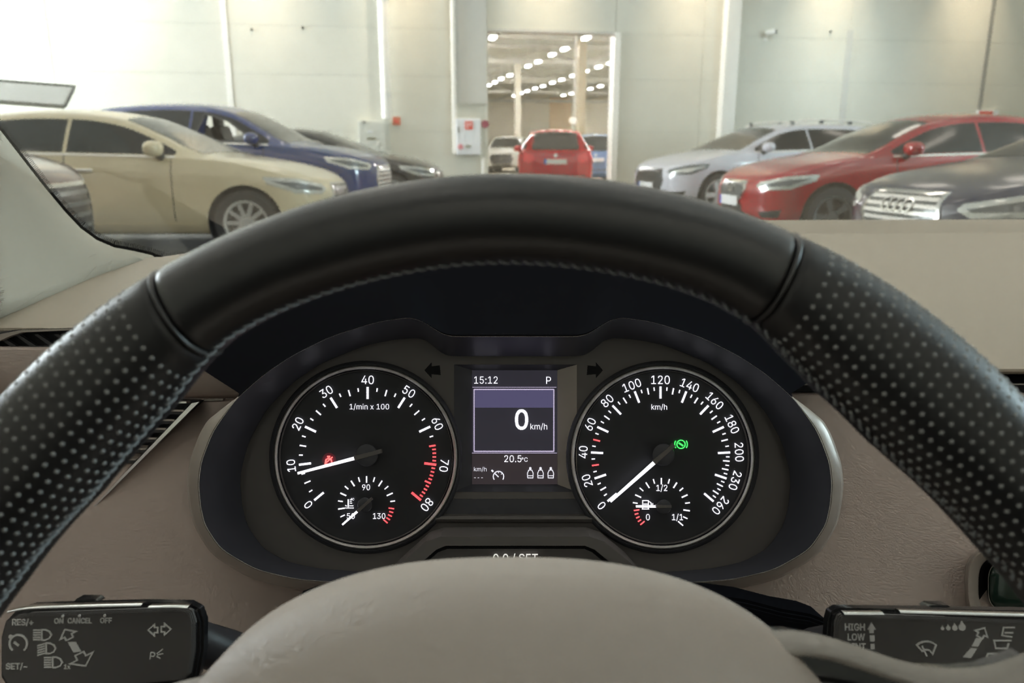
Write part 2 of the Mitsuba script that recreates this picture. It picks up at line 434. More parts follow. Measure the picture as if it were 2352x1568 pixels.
for u, v in ((2, 22), (9, 22), (2, 38), (16, 38), (24, 50), (4, 55), (26, 66), (28, 32)):  # extra strong lamps, added out of view to brighten this hall
    tube_lamp(u, v, 5.0, 3.0, 'u', 110.0, 'wide lamp added out of view to brighten the second hall', 'added wide lamps in the second hall', w=.5, r=.3, th=.45)


# ================================================================== roof trusses, columns and pipes
def truss(v, z0, h, label):
    k = num('roof_truss')
    tag(k, label, 'roof truss', 'roof trusses of the second hall')
    add(k + '__chord', hm(bx(-8, 33, v - .12, v + .12, z0, z0 + .24)), 'beam_grey')
    add(k + '__chord', hm(bx(-8, 33, v - .1, v + .1, z0 + h, z0 + h + .2)), 'beam_grey')
    n = 20
    x = np.linspace(-8, 33, n + 1)
    for i in range(n):
        add(k + '__brace', hm(rod((x[i], v, z0 + (.1 if i % 2 else h)), (x[i + 1], v, z0 + (h if i % 2 else .1)), .07, 6)), 'beam_grey')


for v in (24.0, 32.0, 41.0, 51.0, 62.0, 73.0):
    truss(v, 5.25, .75, 'pale steel roof truss spanning the second hall')


def column(px, v, w, m, label):
    u = hall(px, 200, v=v)[0]
    k = num('column')
    add(k, hm(bx(u - w / 2, u + w / 2, v - w / 2, v + w / 2, 0.02, 5.25)), m)
    add(k + '__base_plate', hm(bx(u - w * .8, u + w * .8, v - w * .8, v + w * .8, 0, .03)), 'beam_grey')
    tag(k, label, 'column')


column(1189, 41.0, .30, 'far_wall', 'slim pale column left of the red hatchback in the second hall')
column(1335, 32.0, .32, principled('column_tan', (.50, .44, .33), .6), 'tan column right of the red hatchback in the second hall')
u = hall(1321, 170, v=31.77)[0]
k = add('drain_pipe', hm(cat(rod((u, 31.77, hall(1321, 264, v=31.77)[2]), (u, 31.77, 6.2), .065, 12))), 'pipe_white', 30, 'thin white vertical pipe in front of the tan column', 'pipe')
c = hall(1316, 277, v=30.6)
m = moved(trimesh.creation.cylinder(radius=.15, height=.05, sections=24), trimesh.transformations.rotation_matrix(math.pi / 2, [1, 0, 0]))
k = add('round_sign', hm(cat(moved(m, trimesh.transformations.translation_matrix(c)), rod((c[0], c[1] + .1, 0), (c[0], c[1] + .1, c[2] + .1), .025, 8), bx(c[0] - .2, c[0] + .2, c[1] - .1, c[1] + .3, 0, .04))), 'pipe_white', 30, 'round white disc on a post above the red hatchback roof', 'sign')


def wall_pipe(px_top, px_bot, y_bot, r, label):
    a, b = hall(px_top, 0, v=V1 - r * 1.6), hall(px_bot, y_bot, v=V1 - r * 1.6)
    k = num('wall_pipe')
    x = b[0]
    z = np.linspace(b[2] + .0, ZC, 8)
    add(k, hm(tube(np.stack([z * 0 + x, z * 0 + V1 - r * 1.6, z], 1), r, 16)), 'pipe_white', 40)
    for q in (b[2] + .5, b[2] + 2.2, b[2] + 3.7):
        add(k + '__clamp', hm(cat(moved(trimesh.creation.annulus(r_min=r * .98, r_max=r * 1.12, height=.035, sections=16), trimesh.transformations.translation_matrix([x, V1 - r * 1.6, q])), bx(x - .02, x + .02, V1 - r, V1, q - .015, q + .015))), 'pipe_white', 40)
    tag(k, label, 'pipe')


wall_pipe(874, 889, 272, .105, 'thick white downpipe ending above the grey wall cabinet')
wall_pipe(1040, 1045, 352, .05, 'thin white pipe running down beside the fire hose cabinet')


def wall_box(key, px0, px1, py0, py1, depth, m, label, catg, side=0.0):
    a, b = hall(px0, py1, v=V1 - depth), hall(px1, py0, v=V1 - depth)
    add(key, hm(rbox(b[0] - a[0], depth, b[2] - a[2], .012, ((a[0] + b[0]) / 2, V1 - depth / 2, (a[2] + b[2]) / 2), n=8)), m, 30)
    tag(key, label, catg)
    return a[0], b[0], a[2], b[2]


def on_box(key, px, py, w, h, v, m, round_=False):
    c = hall(px, py, v=v)
    if round_:
        q = moved(trimesh.creation.cylinder(radius=w / 2, height=.03, sections=24), trimesh.transformations.rotation_matrix(math.pi / 2, [1, 0, 0]))
        q.apply_translation([c[0], v - .015, c[2]])
    else:
        q = bx(c[0] - w / 2, c[0] + w / 2, v - .012, v, c[2] - h / 2, c[2] + h / 2)
    return add(key, hm(q), m)


k = 'wall_cabinet'
wall_box(k, 826, 894, 277, 356, .24, 'cabinet_grey', 'grey electrical cabinet under the thick downpipe', 'cabinet')
c0, c1 = hall(846, 348, v=V1 - .24), hall(884, 284, v=V1 - .24)
add(k + '__door', hm(bx(c0[0], c1[0], V1 - .262, V1 - .24, c0[2], c1[2])), 'cabinet_grey')
on_box(k + '__label', 853, 318, .17, .045, V1 - .262, 'sign_dark')
on_box(k + '__label', 850, 302, .10, .03, V1 - .262, 'cabinet_white')
on_box(k + '__lock', 868, 330, .04, .06, V1 - .262, 'satin_silver')
on_box(k + '__hinge', 836, 280, .06, .05, V1 - .24, 'dark_joint')
k = 'fire_hose_cabinet'
wall_box(k, 1049, 1104, 272, 356, .22, 'cabinet_white', 'white fire hose cabinet with a red sign left of the opening', 'cabinet')
c0, c1 = hall(1050, 353, v=V1 - .22), hall(1101, 275, v=V1 - .22)
add(k + '__door', hm(bx(c0[0], c1[0], V1 - .24, V1 - .22, c0[2], c1[2])), 'cabinet_white')
sg = on_box(k + '__sign', 1077, 288, .155, .16, V1 - .24, 'sign_red')
c = hall(1077, 288, v=V1 - .252)
add(k + '__sign__pictogram', hm(cat(bx(c[0] - .05, c[0] - .01, V1 - .256, V1 - .252, c[2] - .05, c[2] + .05), bx(c[0] + .015, c[0] + .05, V1 - .256, V1 - .252, c[2] - .01, c[2] + .055))), principled('sign_pink', (.75, .45, .42), .5))
on_box(k + '__seal', 1058, 337, .10, .10, V1 - .24, principled('seal_red', (.62, .22, .25), .5), True)
on_box(k + '__label', 1076, 336, .10, .04, V1 - .24, 'sign_dark')
on_box(k + '__latch', 1053, 298, .035, .11, V1 - .24, 'dark_joint')
k = on_box('fire_alarm_button', 1114, 285, .15, .15, V1, 'alarm_maroon', True)
tag(k, 'round maroon fire alarm between the white cabinet and the opening', 'fire alarm')
k = on_box('wall_sign', 911, 278, .155, .16, V1, 'sign_orange')
tag(k, 'small square orange sign right of the thick downpipe', 'sign')
c = hall(911, 278, v=V1 - .012)
add(k + '__pictogram', hm(cat(bx(c[0] - .02, c[0] + .03, V1 - .016, V1 - .012, c[2] - .04, c[2] + .02), bx(c[0] - .045, c[0] - .025, V1 - .016, V1 - .012, c[2] - .02, c[2] + .05))), 'sign_red')
a, b = hall(1107, 395, v=V1 - .1), hall(1114, 362, v=V1 - .1)
add('bollard', hm(rod(((a[0] + b[0]) / 2, V1 - .1, 0), ((a[0] + b[0]) / 2, V1 - .1, b[2]), .04, 16)), 'pipe_white', 40, 'short white post below the fire hose cabinet', 'post')
a, b = hall(2259, 268, v=V1 - .25), hall(2306, 256, v=V1 - .25)
k = 'notice_board'
add(k, hm(bx(a[0], b[0], V1 - .1, V1 - .002, a[2] - .45, b[2] + .03)), 'cabinet_white')
add(k + '__banner', hm(bx(a[0], a[0] + .34, V1 - .11, V1 - .1, a[2] - .01, b[2] + .01)), 'sign_red')
tag(k, 'white notice with a red band on the wall above the red sedan', 'notice')
# small security camera on the far wall
c = hall(1768, 76, v=V1 - .1)
k = 'security_camera'
tag(k, 'small white security camera high on the wall above the silver wagon', 'security camera')
add(k + '__body', hm(rod((c[0] - .10, V1 - .1, c[2]), (c[0] + .08, V1 - .18, c[2] + .02), .055, 16)), 'pipe_white', 40)
add(k + '__lens', hm(rod((c[0] + .08, V1 - .18, c[2] + .02), (c[0] + .11, V1 - .193, c[2] + .024), .045, 16)), 'gloss_black', 40)
add(k + '__bracket', hm(cat(rod((c[0] - .04, V1 - .12, c[2]), (c[0] - .04, V1 - .01, c[2] - .08), .02, 8), bx(c[0] - .09, c[0] + .01, V1 - .02, V1 - .002, c[2] - .14, c[2] - .04))), 'pipe_white')
for px, py, lb in ((1907, 73, 'right of the security camera'), (578, 68, 'right of the leftmost white cover strip'), (695, 64, 'left of the thick downpipe')):
    c = hall(px, py, v=V1)
    k = add('wall_bolt', hm(moved(trimesh.creation.cylinder(radius=.022, height=.02, sections=12), trimesh.transformations.translation_matrix([0, 0, 0]) @ trimesh.transformations.rotation_matrix(math.pi / 2, [1, 0, 0]))), 'deep_black')
    scene[k] = mikit.ply(hm(moved(moved(trimesh.creation.cylinder(radius=.022, height=.02, sections=12), trimesh.transformations.rotation_matrix(math.pi / 2, [1, 0, 0])), trimesh.transformations.translation_matrix([c[0], V1 - .01, c[2]]))), 'deep_black')
    tag(k, 'small dark bolt head in the far wall ' + lb, 'bolt', 'bolt heads in the far wall')
# ================================================================== cars in the halls
def pch(pts):
    p = np.array(sorted(pts), float)
    f = PchipInterpolator(p[:, 0], p[:, 1])
    lo, hi = p[0, 0], p[-1, 0]
    return lambda x: f(np.clip(x, lo, hi))


def superplan(x, x0, x1, e):
    s_ = np.clip((x - x0) / (x1 - x0), 0, 1)
    return (1 - s_ ** e) ** (1 / e)


class CarShape:
    """x forward from the front axle, y left, z up"""

    def __init__(s, fo, wb, ro, W, top, belt, roofw=.66, nose_e=2.5, tail_e=3.0, zb=.20, cowl=-.38, roof0=-1.25, rear1=-3.0, tail0=-3.7, wheel_r=.325, belt_top=.98):
        s.fo, s.wb, s.ro, s.W, s.cowl, s.roof0, s.rear1, s.tail0, s.wr = fo, wb, ro, W, cowl, roof0, rear1, tail0, wheel_r
        k = fo / max(q[0] for q in top)
        sc = lambda pts: [(x * k if x > 0 else x, z) for x, z in pts]  # noqa: E731
        s.zt, s.zs_, s.zb0 = pch(sc(top)), pch(sc(belt)), zb
        s.nose_e, s.tail_e, s.roofw = nose_e, tail_e, roofw
        s.x0, s.x1 = -(wb + ro), fo
        s.wt_ = pch([(fo, .80), (.3, .80), (cowl, .83), (roof0, roofw + .03), ((roof0 + rear1) / 2, roofw + .01), (rear1, roofw), (tail0, .78), (s.x0, .78)])

    def half(s, x):
        w = s.W / 2 * np.minimum(superplan(x, .30, s.fo + .005, s.nose_e), superplan(-x, s.wb + .25, s.wb + s.ro + .005, s.tail_e))
        return w * (1 - .012 * np.clip((x + 1.2) ** 2 / 4, 0, 1))

    def zbot(s, x):
        a = np.clip((x - (s.fo - .35)) / .35, 0, 1)
        b = np.clip((-(s.wb + s.ro) + .35 - x) / .35, 0, 1)
        return s.zb0 + .16 * a ** 2.2 + .14 * b ** 2.0

    def keys(s, x):
        w, zt, zb = s.half(x), s.zt(x), s.zbot(x)
        zs = np.minimum(s.zs_(x), zt - .045)
        zs = np.maximum(zs, zb + .12)
        zr = np.maximum(zt - np.clip((zt - zs) * .30, .02, .055), zs + .015)
        ws = w * .955
        wt = np.minimum(w * s.wt_(x) / 1.0, ws * .99)
        return w, zt, zb, zs, zr, ws, wt

    def section(s, x, grow=0.0):
        w, zt, zb, zs, zr, ws, wt = s.keys(x)
        t = np.linspace(0, 1, 12)
        zl = zb + .04 + (zs - zb - .04) * t
        # flank: sill tuck-in, barrel, a crisp shoulder
        yl = w * (1 - .075 * np.clip((.28 - t) / .28, 0, 1) ** 1.6 - .045 * np.clip((t - .55) / .45, 0, 1) ** 2.2 + .010 * np.exp(-((t - .80) / .06) ** 2))
        yl[-1] = ws
        low = [(0, zb), (w * .55, zb), (w * .86, zb + .01)]
        up = np.linspace(0, 1, 11)[1:]
        yu = ws + (wt - ws) * up ** 1.12
        zu = zs + (zr - zs) * up
        a = np.linspace(0, 1, 10)[1:]
        yt = wt * (1 - a)
        zz = zr + (zt - zr) * (1 - (1 - a) ** 2.6)
        y = np.r_[[q[0] for q in low], yl, yu, yt]
        z = np.r_[[q[1] for q in low], zl, zu, zz]
        return y, z

    def body(s, n=110):
        u = np.linspace(0, 1, n)
        x = s.x0 + (s.x1 - s.x0) * (u - .055 * np.sin(2 * np.pi * u) * 1.35 / 1.0 / 1.6)
        x = np.sort(np.r_[x[1:-1], s.x0 + .002, s.x0 + .012, s.x0 + .03, s.x1 - .002, s.x1 - .010, s.x1 - .025])
        loops = []
        for q in x:
            y, z = s.section(q)
            Y = np.r_[y, -y[1:-1][::-1]]
            Z = np.r_[z, z[1:-1][::-1]]
            loops.append(np.stack([np.full(len(Y), q), Y, Z], 1))
        return loft(loops, caps=True)


def to_man(m):
    m = m.copy()
    m.merge_vertices()
    if m.volume < 0:
        m.invert()
    return m3.Manifold(m3.Mesh(np.asarray(m.vertices, np.float32), np.asarray(m.faces, np.uint32)))


def from_man(m):
    k = m.to_mesh()
    return tm(k.vert_properties[:, :3], k.tri_verts)


class Caster:
    def __init__(s, mesh):
        s.sc = mi.load_dict({'type': 'scene', 'a': mikit.ply(mesh)})

    def __call__(s, o, d):
        d = np.broadcast_to(np.asarray(d, float), o.shape)
        si = s.sc.ray_intersect(mi.Ray3f(mi.Point3f(*[mi.Float(np.ascontiguousarray(o[:, i]).astype(np.float32)) for i in range(3)]), mi.Vector3f(*[mi.Float(np.ascontiguousarray(d[:, i]).astype(np.float32)) for i in range(3)])))
        ok = np.array(si.is_valid())
        return np.array(si.p).T.reshape(-1, 3), ok


def side_frame(sgn):
    return dict(dirn=np.array([0, -sgn, 0.0]), U=np.array([1.0, 0, 0]), V=np.array([0, 0, 1.0]))


TOPF = dict(dirn=np.array([0, 0, -1.0]), U=np.array([1.0, 0, 0]), V=np.array([0, 1.0, 0]))
FRONTF = dict(dirn=np.array([-1.0, 0, 0]), U=np.array([0, 1.0, 0]), V=np.array([0, 0, 1.0]))
BACKF = dict(dirn=np.array([1.0, 0, 0]), U=np.array([0, 1.0, 0]), V=np.array([0, 0, 1.0]))


def corner_frame(sgn, ang):
    a = math.radians(ang)
    return dict(dirn=np.array([-math.cos(a), -sgn * math.sin(a), 0]), U=np.array([math.sin(a), -sgn * math.cos(a), 0]), V=np.array([0, 0, 1.0]))


def drape(cast, poly, fr, off=.004, size=.07, deep=.012):
    """a piece of skin with thickness, laid on the body along dirn; poly in the frame's U, V"""
    poly = poly if hasattr(poly, 'geom_type') else Polygon(poly)
    if not poly.is_valid:
        poly = poly.buffer(0)
    if poly.is_empty:
        return None
    m = poly_mesh(poly, size)
    o = m.vertices[:, :1] * fr['U'] + m.vertices[:, 1:2] * fr['V'] - fr['dirn'] * 6.0
    p, ok = cast(o, fr['dirn'])
    dep = (p - o) @ fr['dirn']
    med = np.median(dep[ok]) if ok.any() else 0
    ok &= (dep - med) < 1.2
    if ok.sum() < 3:
        return None
    fm = m.faces[ok[m.faces].all(1)]
    if not len(fm):
        return None
    s_ = tm(p - fr['dirn'] * off, fm)
    s_.remove_unreferenced_vertices()
    n = s_.face_normals.mean(0)
    if n @ fr['dirn'] > 0:
        s_.invert()
    return shell(s_, s_.vertices + fr['dirn'] * (off + deep))


# ---------------------------------------------------------------- materials of the cars
def paint(name, c, ior=1.8, a=.025):
    return mat(name, {'type': 'twosided', 'bsdf': {'type': 'roughplastic', 'distribution': 'ggx', 'alpha': a, 'int_ior': ior, 'nonlinear': True, 'diffuse_reflectance': rgb(c)}})


paint('car_glass', (.012, .014, .014), 1.5, .015)
principled('car_glass_clear', (.20, .23, .22), .08, spec=.5, coat=1.0, coat_gloss=.99)
principled('tyre_rubber', (.035, .034, .033), .75, spec=.3)
principled('rim_silver', (.62, .62, .60), .35, metal=.7)
principled('rim_dark', (.13, .13, .125), .35, metal=.6)
principled('arch_black', (.010, .010, .010), .8)
principled('plate_white', (.72, .72, .72), .5)
principled('plate_blue', (.02, .09, .5), .5)
principled('lamp_clear', (.55, .56, .53), .15, metal=.5, coat=1.0)
principled('lamp_dark', (.10, .11, .115), .15, metal=.3, coat=1.0)
principled('tail_red', (.75, .02, .04), .2, coat=1.0)
principled('grille_black', (.015, .015, .016), .35)
principled('grille_grey', (.12, .125, .125), .3, metal=.4)
paint('paint_beige', (.86, .81, .67))
paint('paint_blue', (.012, .055, .32))
paint('paint_black', (.022, .021, .018))
paint('paint_silver', (.85, .85, .88))
paint('paint_red', (.62, .006, .02))
paint('paint_navy', (.025, .032, .115))
paint('paint_brown', (.30, .15, .14))
paint('paint_white', (.80, .80, .78))
paint('paint_grey', (.13, .14, .14))
principled('car_trim', (.03, .03, .03), .45)


def wheel_parts(r, style):
    """tyre and rim about the y axis, outer face at +y"""
    rim = r * (.70 if style != 'big' else .74)
    w = .11
    prof = [(rim - .012, -w), (rim + .02, -w - .006), (r - .03, -w - .004), (r - .006, -w + .02), (r, -w + .05), (r, w - .05), (r - .006, w - .02), (r - .03, w + .004), (rim + .02, w + .006), (rim - .012, w)]
    a = np.linspace(0, 2 * np.pi, 49)[:-1]
    tyre = loft([np.stack([R * np.cos(a), np.full(48, y), R * np.sin(a)], 1) for R, y in prof])
    lip = [(rim - .02, -w + .01), (rim - .035, w - .05), (rim - .032, w - .006), (rim - .010, w + .002), (rim + .002, w), (rim - .004, w - .04)]
    ring = loft([np.stack([R * np.cos(a), np.full(48, y), R * np.sin(a)], 1) for R, y in lip])
    out = [ring]
    nsp = {'multi': 10, 'five': 5, 'double': 5, 'big': 5}[style]
    for i in range(nsp):
        g = 2 * np.pi * i / nsp
        for dg in ((-.11, .11) if style == 'double' else (0.0,)):
            wd = {'multi': (.022, .030), 'five': (.040, .050), 'double': (.016, .022), 'big': (.036, .055)}[style]
            b0, b1 = .045, rim - .02
            pts = [(b0, -wd[0]), (b1, -wd[1] * (.8 if style != 'multi' else .6)), (b1, wd[1] * (.8 if style != 'multi' else .6)), (b0, wd[0])]
            m = trimesh.creation.extrude_polygon(Polygon(pts), .03, engine='earcut')
            v = m.vertices.copy()
            rad = v[:, 0].copy()
            m.vertices = np.stack([v[:, 0], w - .045 + v[:, 2] + .012 * np.sin(np.clip((rad - .05) / (b1 - .05), 0, 1) * 2.6), v[:, 1]], 1)
            m.apply_transform(trimesh.transformations.rotation_matrix(g + dg, [0, 1, 0]))
            out.append(m)
    hub = rod((0, w - .07, 0), (0, w - .012, 0), .062, 20)
    out.append(hub)
    drum = loft([np.stack([R * np.cos(a), np.full(48, y), R * np.sin(a)], 1) for R, y in ((.02, -.02), (rim - .03, -.02), (rim - .03, -.03), (.02, -.03))], wrap=True)
    return tyre, cat(*out), drum


def build_car(key, S, pos, heading, paint, label, group=None, style='multi', rim='rim_silver', sides=(1, -1), detail=2, catg='car', wagon=False, extras=None, seethru=None, lamps='lamp_clear', plate=True, grille=None, doors=True, badge=None, rear=False):
    """pos: world place of the front axle's middle on the floor; heading in degrees from +x"""
    M = np.eye(4)
    h = math.radians(heading)
    M[:2, 0], M[:2, 1] = (math.cos(h), math.sin(h)), (-math.sin(h), math.cos(h))
    M[:3, 3] = pos
    key = num(key)
    tag(key, label, catg, group)
    put = lambda name, m, mt, sm=35, **kw: add(key + '__' + name, moved(m, M), mt, sm, **kw) if m is not None else None  # noqa: E731
    raw = S.body()
    cast = Caster(raw)
    man = to_man(raw)
    R = S.wr
    for ax in (0, -S.wb):
        for sg in (1, -1):
            c = m3.Manifold.cylinder(.42, R + .045, R + .045, 40).rotate([90, 0, 0]).translate([ax, sg * (S.W / 2 - .20) + .21, R])
            man = man - c
    if seethru:          # a hollow cabin, open to the far side's windows
        sg = sides[0]
        q = np.linspace(-2.75, S.cowl - .30, 40)
        w_, zt_, zb_, zs_, zr_, ws_, wt_ = S.keys(q)
        cav = np.vstack([np.stack([q, zs_ - .06], 1), np.stack([q, np.maximum(zr_ - .05, zs_)], 1)[::-1]])
        far_ = np.vstack([np.stack([q, zs_ + .03], 1), np.stack([q, np.maximum(zr_ - .055, zs_ + .031)], 1)[::-1]])

        def prism(poly, y0, y1):
            cs = m3.CrossSection([np.array(poly, float)], m3.FillRule.NonZero)
            return cs.extrude(abs(y1 - y0)).rotate([90, 0, 0]).translate([0, max(y0, y1), 0])

        man = man - prism(cav, -.60, .60) - prism(far_, 0, -sg * 2)
        for poly in seethru:
            man = man - prism(poly, 0, sg * 2)
        for y in (-.36, .36):
            k = put('seat', moved(rbox(.16, .46, .50, .06), trimesh.transformations.translation_matrix([-1.72, y, float(S.zs_(-1.7)) + .02]) @ trimesh.transformations.rotation_matrix(-.3, [0, 1, 0])), 'car_trim', 40)
            add(k + '__headrest', moved(rbox(.09, .26, .17, .04, (-1.80, y, float(S.zs_(-1.7)) + .33)), M), 'car_trim', 40)
    put('body', from_man(man), paint, 28)
    if detail >= 1:
        # wheels with their dark arches
        ty, rm, dr = wheel_parts(R, style)
        for ax in (0, -S.wb):
            for sg in sides:
                a = np.linspace(0, 2 * np.pi, 41)[:-1]
                ww = S.half(np.array([ax]))[0]
                place = trimesh.transformations.translation_matrix([ax, sg * (ww - .125), R]) @ np.diag([1, sg, 1, 1.0])
                q = [moved(m, place) for m in (ty, rm, dr)]
                if sg < 0:
                    for m in q:
                        m.invert()
                k = put('wheel', q[0], 'tyre_rubber', 40)
                add(k + '__rim', moved(q[1], M), rim, 35)
                add(k + '__brake_disc', moved(q[2], M), 'rim_dark' if rim != 'rim_dark' else 'arch_black', 35)
                L = loft([np.stack([ax + rr * np.cos(a), np.full(40, sg * (ww - yy)), R + rr * np.sin(a)], 1) for rr, yy in ((R + .043, .015), (R + .043, .37), (.02, .37), (.02, .36), (R + .037, .36), (R + .037, .015))], wrap=True)
                put('wheel_arch', L, 'arch_black', 40)
    # ------- glass
    x = np.linspace(S.roof0 - 3.2, S.cowl + .02, 160)
    x = x[(x > S.tail0) & (x < S.cowl)]
    w, zt, zb, zs, zr, ws, wt = S.keys(x)
    lo, hi = zs + .035, zr - .055
    ok = hi > lo + .03
    if wagon:
        ok &= x > S.rear1 - .42
    x, lo, hi = x[ok], lo[ok], hi[ok]
    dlo = Polygon(np.vstack([np.stack([x, lo], 1), np.stack([x, hi], 1)[::-1]])).buffer(-.02).buffer(.02)
    bp = S.cowl - 1.32
    cp = S.wb * -1 + .12
    holes = unary_union([Polygon(p) for p in seethru]) if seethru else None
    for sg in sides:
        fr = side_frame(sg)
        for i, (a, b) in enumerate(((bp + .02, 9), (cp + .02, bp - .02), (-9, cp - .02))):
            g = dlo.intersection(sbox(a, -9, b, 9))
            if holes is not None:
                g = g.difference(holes.buffer(.0))
            for gg in geoms(g):
                if gg.area > .01:
                    put('side_window', drape(cast, gg, fr), 'car_glass', 30)
        if holes is not None:
            for hpoly in seethru:
                ring = Polygon(hpoly).buffer(.02).difference(Polygon(hpoly).buffer(-.004))
                put('window_seal', drape(cast, ring, fr, .006), 'car_trim', 30)
        if detail >= 2 and doors:
            bel = Polygon(np.vstack([np.stack([x, lo - .03], 1), np.stack([x, lo - .008], 1)[::-1]]))
            put('window_trim', drape(cast, bel, fr, .008), 'satin_silver', 30)
            zsill = .34
            for a in (S.cowl - .30, bp, cp - .28):
                zz = float(S.keys(np.array([a]))[3][0])
                seam = Polygon([(a - .004, zsill), (a + .004, zsill), (a + .004, zz + .02), (a - .004, zz + .02)])
                put('door_seam', drape(cast, seam, fr, .0025, deep=.004), 'car_trim', 30)
            put('sill_strip', drape(cast, Polygon([(-S.wb + .40, .30), (-.42, .30), (-.42, .318), (-S.wb + .40, .318)]), fr, .010), paint, 30)
            for a in (bp + .18, cp - .08):
                p, okk = cast(np.array([[a, sg * 6.0, float(S.keys(np.array([a]))[3][0]) - .13]]), fr['dirn'])
                if okk[0]:
                    put('door_handle', rbox(.20, .035, .03, .012, p[0] + [0, sg * .018, 0], 8), paint if detail < 3 else 'satin_silver', 40)
        # mirror
        mx = S.cowl - .42
        zz = float(S.zs_(mx)) + .09
        yy = S.W / 2 + .05
        e = trimesh.creation.icosphere(subdivisions=3, radius=1)
        e.vertices = np.sign(e.vertices) * abs(e.vertices) ** .82
        e.vertices = e.vertices * [.085, .115, .075] + [mx, sg * yy, zz]
        k = put('mirror', e, paint, True)
        if k:
            add(k + '__stem', moved(tube([(mx + .02, sg * (yy - .04), zz - .05), (mx + .03, sg * (yy - .14), zz - .10)], np.array([.035, .04]), 10), M), 'car_trim', 40)
    ymax = lambda xx: float(S.keys(np.array([xx]))[6][0])  # noqa: E731
    ws_poly = Polygon([(S.cowl - .02, -ymax(S.cowl) * .96), (S.roof0 + .10, -ymax(S.roof0) * .93), (S.roof0 + .10, ymax(S.roof0) * .93), (S.cowl - .02, ymax(S.cowl) * .96)]).buffer(-.03).buffer(.03)
    put('windscreen', drape(cast, ws_poly, TOPF, .004, .10), 'car_glass', 30)
    if not wagon:
        rp = Polygon([(S.rear1 + .02, -ymax(S.rear1) * .9), (S.tail0 + .08, -ymax(S.tail0) * .86), (S.tail0 + .08, ymax(S.tail0) * .86), (S.rear1 + .02, ymax(S.rear1) * .9)]).buffer(-.04).buffer(.04)
        put('rear_window', drape(cast, rp, TOPF, .004, .10), 'car_glass', 30)
    # ------- front
    zn = float(S.zt(S.fo - .10))
    if detail >= 2:
        for sg in (1, -1):
            fr = corner_frame(sg, 42)
            c = np.array([S.fo - .26, sg * (S.half(np.array([S.fo - .26]))[0] * .93), zn - .03])
            u0 = c @ fr['U']
            wd, ht = (.30, .065)
            hp = [(u0 - wd, zn + .03), (u0 - wd * .2, zn + .012), (u0 + wd * .9, zn - .055), (u0 + wd, zn - .085), (u0 + wd * .75, zn - .125), (u0 - wd * .3, zn - .105), (u0 - wd * .95, zn - .02)]
            hp = [(p, q) if True else 0 for p, q in hp]
            k = put('headlight', drape(cast, Polygon(hp).buffer(.012), fr, .006, .05), lamps, 30)
            if k:
                inn = Polygon(hp).buffer(-.026)
                q = drape(cast, inn, fr, .009, .05)
                if q is not None:
                    add(k + '__lens', moved(q, M), 'lamp_dark' if lamps == 'lamp_clear' else 'lamp_clear', 30)
            fp = [(u0 - .02, .40), (u0 + .26, .36), (u0 + .22, .30), (u0 + .02, .31)]
            put('fog_vent', drape(cast, Polygon(fp), fr, .006, .06), 'grille_black', 30)
    if grille and detail >= 1:
        gw, z0, z1, kind = grille
        gp = Polygon([(-gw * .80, z0), (gw * .80, z0), (gw, z0 + (z1 - z0) * .55), (gw * .86, z1), (-gw * .86, z1), (-gw, z0 + (z1 - z0) * .55)])
        k = put('grille', drape(cast, gp, FRONTF, .006, .05), 'grille_black' if kind != 'chrome' else 'grille_grey', 30)
        add(k + '__frame', moved(drape(cast, gp.buffer(.016).difference(gp.buffer(-.010)), FRONTF, .014, .05), M), 'chrome' if kind in ('chrome', 'slats') else 'grille_black', 30)
        nb = 6 if kind == 'chrome' else 5
        for i in range(nb):
            z = z0 + (z1 - z0) * (i + .7) / (nb + .4)
            bar = sbox(-2, z - .014, 2, z + .014).intersection(gp.buffer(-.012))
            q = drape(cast, bar, FRONTF, .012, .05)
            if q is not None:
                add(k + '__bar', moved(q, M), 'satin_silver' if kind == 'chrome' else ('grille_grey' if kind == 'slats' else 'grille_black'), 30)
        if badge == 'rings':
            zc = z0 + (z1 - z0) * .74
            for i in range(4):
                y0 = (i - 1.5) * .075
                rg = Point(y0, zc).buffer(.052, 24).difference(Point(y0, zc).buffer(.040, 24))
                add(k + '__badge', moved(drape(cast, rg, FRONTF, .024, .03), M), 'chrome', 30)
        elif badge == 'oval':
            zc = z0 + (z1 - z0) * .62
            el = affinity.scale(Point(0, zc).buffer(.07, 32), 1.0, .82)
            add(k + '__badge', moved(drape(cast, el.difference(affinity.scale(el, .8, .8)).union(LineString([(-.03, zc + .03), (-.02, zc - .03), (.035, zc - .03)]).buffer(.008)), FRONTF, .022, .03), M), 'chrome', 30)
        low = Polygon([(-gw * .95, .27), (gw * .95, .27), (gw * .8, max(.34, z0 - .07)), (-gw * .8, max(.34, z0 - .07))])
        put('lower_intake', drape(cast, low, FRONTF, .005, .06), 'grille_black', 30)
    if plate and detail >= 1:
        zc = plate if not isinstance(plate, bool) else .46
        p, okk = cast(np.array([[6.0, 0, zc]]), FRONTF['dirn'])
        if okk[0]:
            k = put('number_plate', rbox(.02, .50, .11, .006, (p[0][0] + .025, 0, zc), 6), 'plate_white', 30)
            add(k + '__band', moved(bx(p[0][0] + .033, p[0][0] + .037, -.247, -.208, zc - .052, zc + .052), M), 'plate_blue')
